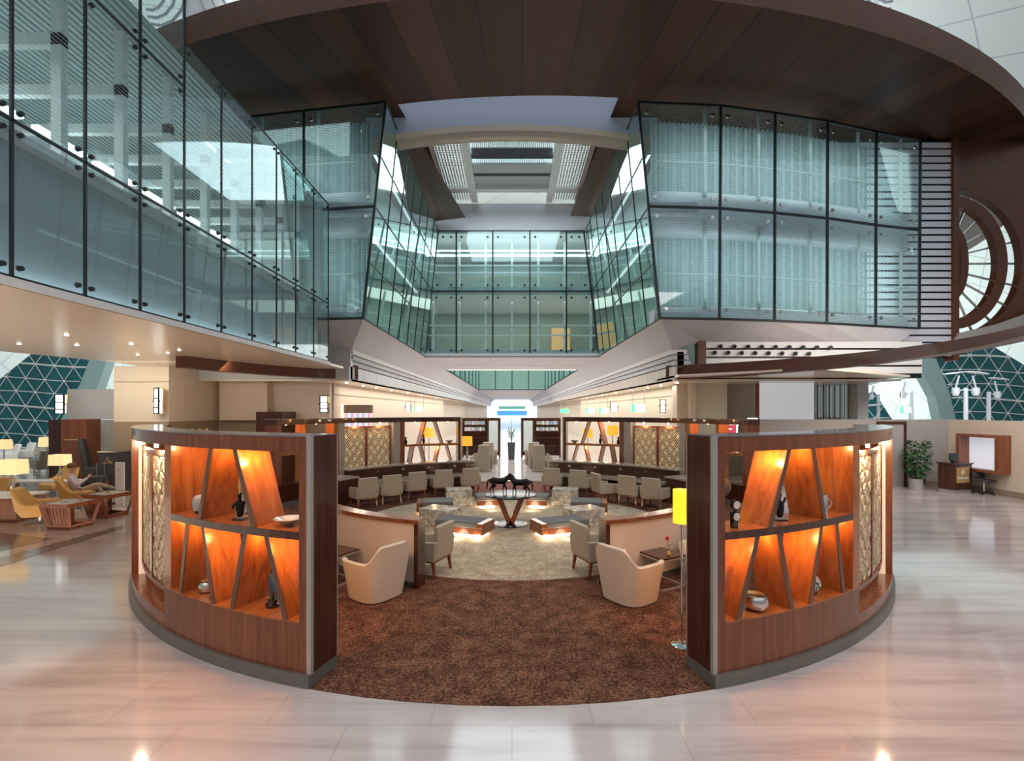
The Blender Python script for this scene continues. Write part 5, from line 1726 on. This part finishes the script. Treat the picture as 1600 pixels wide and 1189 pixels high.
# shop front with coloured stripes on the left corridor wall
t = thing('striped_light_panel', 'backlit panel of pink, white and blue stripes behind the far left screen', 'display', (XA(559, 17.1), 17.1, 0))
hw = 20 / F * 17.1
MB().box(-hw, hw, 0, .1, .3, ZA(645, 17.8)).build('panel', stripes('pink_blue_stripes', (.85, .35, .42), (.55, .80, .95), 'X', 1.6, .4, 0, lo=.25, hi=.4), t)
st_b = MATS['pink_blue_stripes'].node_tree; bb = st_b.nodes['Principled BSDF']
st_b.links.new([n for n in st_b.nodes if n.type == 'VALTORGB'][0].outputs[0], bb.inputs['Emission Color']); bb.inputs['Emission Strength'].default_value = .8
MB().box(-hw - .05, hw + .05, -.02, .15, ZA(645, 17.8), ZA(633, 17.8)).build('header', M_TAUPE, t)
MB().box(-hw - .12, -hw - .04, -.06, .0, .3, ZA(632, 17.8)).build('lit_edge', M_LITW, t)
# red notices seen over the right screen
for (x0, x1, y0, y1, Y, lab) in ((1126, 1150, 664, 678, 15.8, 'pink and white notice board seen above the right screen, wider one'), (1172, 1181, 656, 675, 15.4, 'narrow red and white notice at the right end of the far screens')):
    c = AT((x0 + x1) / 2, (y0 + y1) / 2, Y); w = (x1 - x0) / F * Y; h = (y1 - y0) / F * Y
    t = thing('notice_board', lab, 'sign', (c[0], Y, 0))
    MB().box(-w / 2 - .06, w / 2 + .06, 0, .05, c[2] - h / 2 - .06, c[2] + h / 2 + .06).build('board', M_SIGNW, t)
    MB().box(-w / 2, w / 2, -.02, 0, c[2] - h / 2, c[2] + h / 2).build('red_field', M_SIGNR, t)
    MB().box(-w * .3, w * .2, -.03, -.02, c[2], c[2] + h * .12).build('white_mark', M_SIGNW, t)
    MB().tube((0, .03, 0), (0, .03, c[2]), .03, .03, 8).build('stand', M_STEEL, t)

# yellow swivel armchairs
def swivel(label, loc, rz, k=1.0):
    t = thing('swivel_armchair', label, 'armchair', loc, rz, 'yellow leather swivel armchairs')
    # faces +Y
    m = MB(); vs = []; fs = []; n = 28
    for i in range(n + 1):
        u = -118 + 236 * i / n; a = R_(u)
        tt = min(1, max(0, (abs(u) - 30) / 50)); h = .74 - .30 * (tt * tt * (3 - 2 * tt))
        for (r, z) in ((.27, .17), (.35, .30), (.39, h - .03), (.37, h), (.33, h - .02), (.29, .30), (.22, .18)):
            sx, sy = math.sin(a), -math.cos(a)
            vs.append((r * math.copysign(abs(sx) ** .75, sx), r * math.copysign(abs(sy) ** .75, sy) - .10 * max(0, math.cos(a)) * max(0, z - .3), z))
    q = 7
    for i in range(n):
        for j in range(q): fs.append((i * q + j, (i + 1) * q + j, (i + 1) * q + (j + 1) % q, i * q + (j + 1) % q))
    fs += [tuple(range(q)), tuple(n * q + j for j in reversed(range(q)))]
    m.add(vs, fs).build('shell', M_YELLOW, t, True)
    MB().cbox((0, .07, .27), (.50, .50, .17)).build('seat', M_YELLOW, t, True, .04)
    MB().hexa([(-.22, -.24, .33), (.22, -.24, .33), (.22, -.16, .33), (-.22, -.16, .33)], [(-.20, -.36, .74), (.20, -.36, .74), (.20, -.29, .74), (-.20, -.29, .74)]).build('back_cushion', M_YELLOW, t, True, .03)
    MB().tube((0, 0, .03), (0, 0, .19), .03, .03, 10).build('column', M_CHROME, t, True)
    f = MB()
    for k_ in range(4): f.bar((0, 0, .025), (.30 * math.cos(PI / 4 + k_ * PI / 2), .30 * math.sin(PI / 4 + k_ * PI / 2), .015), .05, .02)
    f.build('star_base', M_CHROME, t)
    return t
swivel('yellow leather swivel armchair with nobody in it, front of the left lounge', (-9.62, 10.05, 0), R_(-62))
swivel('yellow leather swivel armchair the seated person rests in', (-10.2, 11.6, 0), R_(-48))
swivel('yellow leather swivel armchair with its back turned, behind the empty one', (-12.3, 13.35, 0), R_(170))
swivel('yellow leather swivel armchair at the left picture edge, behind the big lamp', (-11.9, 11.2, 0), R_(180))

# slatted trapezoid tables
def slat_table(label, loc, rz):
    t = thing('slatted_table', label, 'table', loc, rz, 'slatted trapezoid wood tables')
    w0, w1, h = .46, .62, .50
    MB().taper((0, 0, h - .03), (w1, w1), (0, 0, h), (w1 + .02, w1 + .02)).build('table_top', M_GREYBAND, t)
    fr = MB()
    for (a, b) in (((-1, -1), (1, -1)), ((1, -1), (1, 1)), ((1, 1), (-1, 1)), ((-1, 1), (-1, -1))):
        pa0 = (a[0] * w0 / 2, a[1] * w0 / 2, .04); pa1 = (a[0] * w1 / 2, a[1] * w1 / 2, h - .03)
        pb0 = (b[0] * w0 / 2, b[1] * w0 / 2, .04); pb1 = (b[0] * w1 / 2, b[1] * w1 / 2, h - .03)
        fr.bar(pa0, pa1, .05); fr.bar(pa0, pb0, .04, .08); fr.bar(pa1, pb1, .04, .08)
    fr.build('frame', W_RED, t)
    for side in ((-1, -1, 1, -1), (-1, 1, -1, -1)):
        for k in range(1, 8):
            u = k / 8
            x0 = side[0] + (side[2] - side[0]) * u; y0 = side[1] + (side[3] - side[1]) * u
            MB().bar((x0 * w0 / 2, y0 * w0 / 2, .05), (x0 * w1 / 2, y0 * w1 / 2, h - .04), .042, .02).build('slat', W_RED, t)
    MB().taper((0, 0, .02), (w0, w0), (0, 0, .04), (w0, w0)).build('bottom_board', W_DARK, t)
    return t
slat_table('slatted trapezoid wood table with clear ashtray, left of its twin', (-8.70, 9.72, 0), R_(-8))
slat_table('slatted trapezoid wood table with a rose vase, nearest the curved screen', (-8.78, 10.72, 0), R_(-12))
rose('single red rose in an amber vase on the slatted table by the person', (-8.78, 10.72, .502), 1)
o = MB().lathe([(.04, 0), (.045, .004), (.05, .04), (.045, .04), (.035, .01)], n=18).build('glass_tumbler', plain('clear_tumbler', (.75, .78, .78), .08), None, True); o.location = (-8.78, 9.68, .502); tag(o, 'clear glass on the front slatted table', 'glass')
rose('single pink rose in a small vase on the front slatted table', (-8.62, 9.85, .502), 1)

# counters with lamps
t = thing('stone_counter', 'white stone counter with wooden end at the left picture edge', 'counter', (-10.75, 10.4, 0))
MB().box(-1.6, .22, -.35, .35, 0, .50).build('stone_body', M_WHITE, t)
MB().box(.22, .62, -.33, .33, 0, .48).build('wooden_end', W_RED, t)
MB().box(-1.6, .64, -.38, .38, .50, .53).build('stone_top', M_WHITE, t)
table_lamp('square_shade_lamp', 'table lamp with wide yellow square shade on the white stone counter', (-10.50, 10.35, .53), 1.08, M_SHADE2, None, True)
t = thing('console_table', 'low white console behind the person, holding a yellow lamp', 'table', (-11.75, 12.4, 0))
MB().box(-.9, .85, -.2, .2, .50, .54).build('console_top', M_WHITE, t)
for x in (-.85, .78): MB().box(x, x + .05, -.18, .18, 0, .5).build('console_leg', M_STEEL, t)
table_lamp('square_shade_lamp', 'table lamp with yellow square shade above the person', (XA(88, 12.3), 12.4, .54), .95, M_SHADE2, None, True)
for (x, y, Y, lab) in ((73, 690, 15.5, 'small pale lamp at the back of the left lounge, beside the red cabinet'), (6, 694, 15.0, 'small pale lamp at the back of the left lounge, at the picture edge')):
    p_ = AT(x, y, Y)
    t = thing('floor_standing_lamp', lab, 'lamp', (p_[0], Y, 0))
    MB().lathe([(.12, 0), (.12, .02), (.015, .03), (.015, p_[2] - .12)], n=14).build('stand', M_STEEL, t, True)
    MB().taper((0, 0, p_[2] - .15), (.34, .24), (0, 0, p_[2] + .14), (.31, .21)).build('lamp_shade', M_SHADE2, t)
# pale seats at the back
def pale_seat(label, loc, rz, mat=None, k=1.0):
    t = thing('lounge_seat', label, 'armchair', loc, rz, 'pale lounge seats at the back left')
    mt = mat or M_GREYSEAT
    MB().cbox((0, 0, .30), (.62, .6, .16)).build('seat', mt, t, True, .03)
    MB().hexa([(-.3, -.3, .3), (.3, -.3, .3), (.3, -.2, .3), (-.3, -.2, .3)], [(-.27, -.46, .88), (.27, -.46, .88), (.27, -.37, .88), (-.27, -.37, .88)]).build('backrest', mt, t, True, .03)
    for s in (-1, 1): MB().cbox((s * .32, -.02, .40), (.07, .56, .30)).build('armrest', mt, t, True, .02)
    for sx in (-1, 1):
        for sy in (-1, 1): MB().tube((sx * .26, sy * .24, 0), (sx * .26, sy * .24, .23), .015, .015, 8).build('leg', M_STEEL, t)
    return t
seats = [(8, 728, 'pale seat at the back left, at the picture edge', 150, None), (32, 724, 'pale seat at the back left, second from the edge', 160, None), (72, 742, 'taupe seat behind the big yellow lamps, nearest of the pale row', 60, M_TAN), (58, 718, 'olive seat at the very back of the left lounge', 170, M_TAN), (86, 722, 'pale pinkish seat beside the dark red cabinet', 190, None)]
for x, y, lab, rz, mt in seats:
    g = G(x, y); pale_seat(lab, (g[0], g[1], 0), R_(rz), mt)
# red cabinet, lattice screen, suitcase area
Y = 14.2
t = thing('red_wood_cabinet', 'tall polished red wood cabinet in the left lounge', 'cabinet', (XA(115, Y), Y, 0))
hw = 20 / F * Y
MB().box(-hw, hw, 0, .5, 0, ZA(655, Y)).build('body', W_RED, t, bevel=.01)
MB().box(-hw - .45, -hw, .1, .5, 0, ZA(656, Y)).build('dark_side', W_DARK, t)
MB().box(-hw + .1, hw - .1, -.02, 0, ZA(688, Y), ZA(686, Y)).build('handle', M_GOLD2, t)
Y = 14.7
t = thing('diamond_lattice_screen', 'white diamond lattice screen between the red cabinet and the beige column', 'screen', (XA(157, Y), Y, 0))
hw = 21 / F * Y; m = MB(); H = ZA(656, Y)
k = -8
for i in range(-14, 10):
    for sg in (1, -1):
        u0 = i * .09
        a = (u0, 0.0); b = (u0 + sg * H * .6, H)
        if sg < 0: a = (-u0, 0.0); b = (-u0 - H * .6, H)
        t0, t1 = 0, 1; dx = b[0] - a[0]
        if abs(dx) > 1e-6:
            u, v = (-hw - a[0]) / dx, (hw - a[0]) / dx
            if u > v: u, v = v, u
            t0, t1 = max(t0, u), min(t1, v)
        if t1 > t0: m.bar((a[0] + dx * t0, 0, H * t0), (a[0] + dx * t1, 0, H * t1), .014, .014)
m.build('lattice', M_WHITE, t)
MB().box(-hw, hw, .03, .05, 0, H).build('back_sheet', M_GREYBAND, t)
Y = 13.0
t = thing('black_cabinet', 'black cabinet with a white coat-hanger symbol beside the beige column', 'cabinet', (XA(168, Y), Y, 0))
hw = 14 / F * Y
MB().box(-hw, hw, 0, .5, 0, ZA(707, Y)).build('body', M_CHARC, t, bevel=.005)
MB().box(-hw - .02, hw + .02, -.02, .5, ZA(707, Y), ZA(705, Y)).build('top', M_STEEL, t)
hg = MB(); zc_ = ZA(721, Y)
hg.path([(-.13, -.012, zc_ - .04), (0, -.012, zc_ + .04), (.13, -.012, zc_ - .04), (-.13, -.012, zc_ - .04)], .007, 6)
hg.path([(0, -.012, zc_ + .04), (0, -.012, zc_ + .07), (.02, -.012, zc_ + .09), (.0, -.012, zc_ + .105), (-.015, -.012, zc_ + .09)], .006, 6)
hg.build('hanger_symbol', M_GOLD2, t)
g = (XA(155, 14.0), 14.0)
t = thing('reclining_armchair', 'black reclining armchair above the black cabinet', 'armchair', (g[0], 14.0, 0), R_(-60))
MB().cbox((0, 0, .40), (.5, .5, .35)).build('seat', M_CHARC, t, True, .04)
MB().hexa([(-.25, -.3, .5), (.25, -.3, .5), (.25, -.15, .5), (-.25, -.15, .5)], [(-.22, -.45, 1.5), (.22, -.45, 1.5), (.22, -.32, 1.5), (-.22, -.32, 1.5)]).build('backrest', M_CHARC, t, True, .04)
for s in (-1, 1): MB().cbox((s * .31, 0, .55), (.12, .55, .35)).build('armrest', M_CHARC, t, True, .03)
MB().cbox((0, 0, .12), (.5, .5, .24)).build('base', M_BLACK, t)
# suitcase
t = thing('cabin_suitcase', 'small dark wheeled suitcase with raised handle behind the person', 'suitcase', (XA(143, 12.6), 12.8, 0))
MB().cbox((0, 0, .33), (.36, .24, .55)).build('shell', M_CHARC, t, True, .03)
for s in (-1, 1): MB().tube((s * .1, .08, .6), (s * .1, .08, .95), .008, .008, 6).build('handle_rod', M_STEEL, t)
MB().bar((-.11, .08, .95), (.11, .08, .95), .03, .02).build('grip', M_BLACK, t)
for s in (-1, 1): MB().tube((s * .13 - .02, 0, .03), (s * .13 + .02, 0, .03), .03, .03, 10).build('wheel', M_BLACK, t)
# white freestanding notice holder
g = (-7.72, 10.9)
t = thing('white_notice_stand', 'slim white stand beside the left end of the curved screen', 'stand', (XA(186, 11.8), 11.8, 0))
MB().box(-.10, .10, 0, .06, 0, 1.05).build('body', M_WHITE, t, bevel=.01)
MB().box(-.04, .0, -.01, 0, .85, .92).build('mark', M_STEEL, t)
# brass candle lamps behind the left screen
for k, x in enumerate((300, 312, 323)):
    p_ = AT(x, 670, 14.5)
    o = MB().lathe([(.09, 0), (.09, .02), (.015, .03), (.015, p_[2] - .15), (.05, p_[2] - .13), (.035, p_[2] - .05), (.055, p_[2]), (.02, p_[2] + .02)], n=14).build('brass_stand', M_GOLD2, None, True)
    o.location = (p_[0], 14.5, 0); tag(o, '%s of the three slim brass stands behind the left screen' % ('leftmost', 'middle', 'rightmost')[k], 'stand', 'three slim brass stands')

# ------------------------------------------------------------ seated person
def person():
    k = .82
    loc = (-10.17, 11.56, 0)
    t = thing('person', 'person in pale lilac shirt and khaki trousers seated in a yellow armchair with a phone', 'person', loc, R_(-55))
    # local: faces +Y ; seat height .36
    def q(x, y, z, r): return (x * k, y * k, z * k, r * k)
    nd = [q(0, -.02, .50, .13), q(0, -.10, .68, .125), q(0, -.16, .86, .145), q(0, -.17, .98, .075), q(0, -.16, 1.04, .055)]
    e = [(0, 1), (1, 2), (2, 3), (3, 4)]
    def A(*a): nd.append(q(*a)); return len(nd) - 1
    skin('body', [q(0, -.165, .98, .055), q(0, -.155, 1.06, .050), q(0, -.13, 1.12, .085), q(0, -.12, 1.20, .098), q(0, -.125, 1.27, .07), q(0, -.035, 1.16, .016), q(-.098, -.13, 1.17, .014), q(.098, -.13, 1.17, .014)],
         [(0, 1), (1, 2), (2, 3), (3, 4), (3, 5), (3, 6), (3, 7)], M_SKIN, t)
    for s in (-1, 1):
        sh = A(s * .17, -.15, .90, .06); el = A(s * .27, .0, .68, .045); wr = A(s * .12, .20, .86, .034)
        e += [(2, sh), (sh, el), (el, wr)]
    skin('shirt', nd, e, M_SHIRT, t)
    nt_ = [q(0, -.04, .46, .13)]
    et = []
    def B(*a): nt_.append(q(*a)); return len(nt_) - 1
    for s in (-1, 1):
        h_ = B(s * .10, -.0, .46, .095); kn = B(s * .13, .42, .56 + (.12 if s > 0 else 0), .065); an = B(s * .10 - (.16 if s > 0 else 0), .62 if s < 0 else .80, .13 if s < 0 else .50, .045)
        et += [(0, h_), (h_, kn), (kn, an)]
    skin('trousers', nt_, et, M_TROUS, t)
    for s in (-1, 1):
        c = (s * .10 - (.16 if s > 0 else 0), .68 if s < 0 else .88, .05 if s < 0 else .47)
        limbs('shoe', [q(c[0], c[1] - .05, c[2] + .03, .046), q(c[0], c[1] + .05, c[2] + .0, .040), q(c[0], c[1] + .13, c[2] - .005, .034)], [(0, 1), (1, 2)], M_CHARC, t)
    for s in (-1, 1):    # hands with palm, four fingers and thumb
        w = Vector((s * .12, .20, .86))
        hn = [q(*w, .026), q(w.x - s * .03, w.y + .05, w.z + .05, .030)]
        he = [(0, 1)]
        for f in range(4):
            a = len(hn)
            hn += [q(w.x - s * (.035 + .006 * f), w.y + .075, w.z + .085 - .018 * f, .0105), q(w.x - s * (.062 + .006 * f), w.y + .085, w.z + .10 - .018 * f, .0095), q(w.x - s * (.078 + .002 * f), w.y + .065, w.z + .105 - .018 * f, .0085)]
            he += [(1, a), (a, a + 1), (a + 1, a + 2)]
        a = len(hn)
        hn += [q(w.x - s * .045, w.y + .03, w.z + .075, .012), q(w.x - s * .07, w.y + .035, w.z + .095, .010)]
        he += [(1, a), (a, a + 1)]
        skin('hand', hn, he, M_SKIN, t, 1)
    m = MB().lathe([(.105 * k, -.01), (.112 * k, .04 * k), (.10 * k, .09 * k), (.06 * k, .125 * k), (.01, .135 * k)], (0, -.145 * k, 1.18 * k), 20)
    m.build('hair', M_HAIR, t, True)
    f = MB()
    for s in (-1, 1): f.path([(s * .035 * k + .028 * k * math.cos(a_ / 8 * 2 * PI), -.028 * k, 1.19 * k + .022 * k * math.sin(a_ / 8 * 2 * PI)) for a_ in range(9)], .004, 6)
    f.build('glasses', M_BLACK, t)
    for s in (-1, 1): MB().ball((s * .034 * k, -.042 * k, 1.19 * k), .010 * k, 10, 6).build('eye', M_BLACK, t, True)
    MB().cbox((0, -.045 * k, 1.12 * k), (.045 * k, .01, .010 * k)).build('mouth', M_ROSE, t, True)
    return t
person()
o = MB().cbox((0, 0, 0), (.075, .012, .14)).build('mobile_phone', M_BLACK, None, bevel=.004)
pv = Matrix.Rotation(R_(-55), 3, 'Z') @ Vector((0, .285 * .82, .93 * .82)); o.location = Vector((-10.17, 11.56, 0)) + pv
o.rotation_euler = (R_(-25), 0, R_(-55)); tag(o, 'small dark phone held up by the seated person', 'phone')

# ============================================================ RIGHT SIDE PROPS
g = G(1505, 771)
t = thing('reception_podium', 'dark red wood podium with a gold sign plate in front of the beige wall', 'podium', (g[0], g[1], 0), R_(14))
MB().box(-.33, .33, 0, .42, .10, .80).build('body', W_DARK, t, bevel=.01)
MB().box(-.36, .36, -.03, .45, .80, .84).build('top', W_DARK, t, bevel=.008)
MB().box(-.31, .31, .02, .40, 0, .10).build('plinth', M_STEELM, t)
sg = MB().box(-.25, .21, -.012, 0, .30, .72).build('sign_plate', M_GOLD2, t)
em = MB()
em.path([(-.02 + .05 * math.cos(a), -.016, .585 + .05 * math.sin(a)) for a in [i * PI / 5 for i in range(8)]], .006, 6)
em.path([(-.07, -.016, .54), (-.02, -.016, .66), (.03, -.016, .55), (-.04, -.016, .56)], .006, 6)
em.path([(-.02, -.016, .62), (-.02, -.016, .68)], .006, 6)
em.build('emblem', M_WHITE, sg)
cu = bpy.data.curves.new('lettering', 'FONT'); cu.body = 'Emirates'; cu.size = .105; cu.align_x = 'CENTER'; cu.extrude = .003
tx = bpy.data.objects.new('lettering', cu); COL.objects.link(tx)
dg = bpy.context.evaluated_depsgraph_get(); me = bpy.data.meshes.new_from_object(tx.evaluated_get(dg)); bpy.data.objects.remove(tx)
tx = bpy.data.objects.new('lettering', me); COL.objects.link(tx); me.materials.clear(); me.materials.append(M_WHITE)
tx.parent = sg; tx.location = (-.02, -.016, .40); tx.rotation_euler = (PI / 2, 0, 0)
t2_ = thing('computer_monitor', 'small black monitor standing on the podium', 'monitor', (g[0] - .05, g[1] + .22, .84), R_(14))
MB().box(-.16, .16, 0, .03, .04, .25).build('screen', M_BLACK, t2_, bevel=.004)
MB().box(-.06, .06, -.03, .06, 0, .05).build('stand', M_BLACK, t2_)
ch_ = thing('office_chair', 'black wheeled office chair mostly hidden behind the podium', 'chair', (12.93, 13.5, 0))
MB().cbox((0, 0, .38), (.36, .36, .06)).build('seat', M_CHARC, ch_, True, .02)
MB().cbox((0, .16, .50), (.32, .05, .16)).build('backrest', M_CHARC, ch_, True, .02)
MB().tube((0, 0, .08), (0, 0, .4), .02, .02, 8).build('column', M_CHROME, ch_)
f = MB()
for k_ in range(5): f.bar((0, 0, .08), (.22 * math.cos(k_ * 1.257), .22 * math.sin(k_ * 1.257), .05), .03, .02)
f.build('star_base', M_BLACK, ch_)
for k_ in range(5): MB().tube((.22 * math.cos(k_ * 1.257) - .01, .22 * math.sin(k_ * 1.257), .025), (.22 * math.cos(k_ * 1.257) + .01, .22 * math.sin(k_ * 1.257), .025), .025, .025, 8).build('castor', M_BLACK, ch_)
# framed white panel on the wall behind
Yw = 13.95
t = thing('framed_backlit_panel', 'thick dark wood frame around a blank white panel behind the podium', 'panel', (XR, 13.65, 0))
m = MB(); y0_, y1_ = -.62, .62; z0_, z1_ = ZA(735, 13.9), ZA(678, 13.9)
MB().box(-.05, -.0, y0_ + .1, y1_ - .1, z0_ + .08, z1_ - .08).build('white_panel', plain('blank_panel', (.8, .8, .85), .4, emit=(.8, .85, 1), es=.5), t)
fr = MB()
fr.box(-.35, 0, y0_, y0_ + .1, z0_, z1_); fr.box(-.35, 0, y1_ - .1, y1_, z0_, z1_); fr.box(-.35, 0, y0_ + .1, y1_ - .1, z1_ - .08, z1_); fr.box(-.35, 0, y0_ + .1, y1_ - .1, z0_, z0_ + .08)
fr.build('frame', W_RED, t)
# potted plant
g = G(1460, 768)
t = thing('potted_plant', 'bushy green plant in a round steel pot against the grey partition', 'plant', (g[0] - .18, g[1] + .38, 0))
MB().lathe([(.17, 0), (.19, .05), (.21, .32), (.20, .33), (.18, .30)], n=26).build('pot', M_STEEL, t, True)
m = MB(); random.seed(11)
for i in range(620):
    a = random.random() * 2 * PI; z = .40 + 1.02 * random.random(); rmax = .26 * math.sqrt(max(0, 1 - ((z - .95) / .62) ** 2)) + .05
    r = rmax * random.random() ** .5
    x, y = r * math.cos(a), r * math.sin(a)
    L = .10 + .06 * random.random(); d = Vector((math.cos(a) + random.uniform(-.5, .5), math.sin(a) + random.uniform(-.5, .5), random.uniform(-.9, .3))).normalized()
    sd_ = d.cross(Vector((0, 0, 1))).normalized() * L * .28
    p0 = Vector((x, y, z)); mid = p0 + d * L * .5 + Vector((0, 0, .012))
    m.add([p0, mid + sd_, p0 + d * L, mid - sd_], [(0, 1, 2, 3)])
m.build('foliage', M_GREEN, t)
MB().tube((0, 0, .28), (.02, 0, .9), .02, .012, 8).build('stem', M_TAUPE, t)
# pole lamps of the hall seen beyond the partition
def pole_lamp(label, x, ytop, Y, arms, k=1.0):
    p_ = AT(x, ytop, Y)
    t = thing('concourse_pole_lamp', label, 'lamp', (p_[0], Y, 0))
    MB().tube((0, 0, 0), (0, 0, p_[2]), .10, .08, 12).build('pole', M_LILAC, t, True)
    for s in arms:
        MB().bar((0, 0, p_[2] - .1), (s * .45 * k, 0, p_[2] - .1), .05).build('arm', M_LILAC, t)
        MB().lathe([(.10 * k, 0), (.16 * k, .15 * k), (.13 * k, .36 * k)], (s * .45 * k, 0, p_[2] - .35 * k), 14).build('projector', M_LILAC, t, True)
        MB().bar((s * .45 * k, 0, p_[2]), (s * .30 * k, 0, p_[2] + .55 * k), .05).build('bracket', M_LILAC, t)
        m = MB().lathe([(.05, .0), (.5 * k, .03), (.5 * k, .06), (.05, .09)], (0, 0, 0), 20, 1, .5)
        m.v = [(x_ + s * .52 * k, y_, z_ + p_[2] + .62 * k - s * x_ * .12) for x_, y_, z_ in m.v]
        m.build('reflector', M_WHITE, t, True)
pole_lamp('twin-headed pale pole lamp in front of the right leaf window', 1509, 606, 22, (-1, 1))
pole_lamp('single-headed pale pole lamp at the right of the twin-headed one', 1545, 612, 23, (1,), .9)
pole_lamp('single-headed pale pole lamp left of the right rib', 1424, 612, 24, (-1,), .9)
pole_lamp('single-headed pale pole lamp beside the small left leaf window on the right', 1372, 616, 26, (-1,), .8)
sign('lit green and white sign beyond the right partition', 1408, 1422, 636, 645, 23.5)
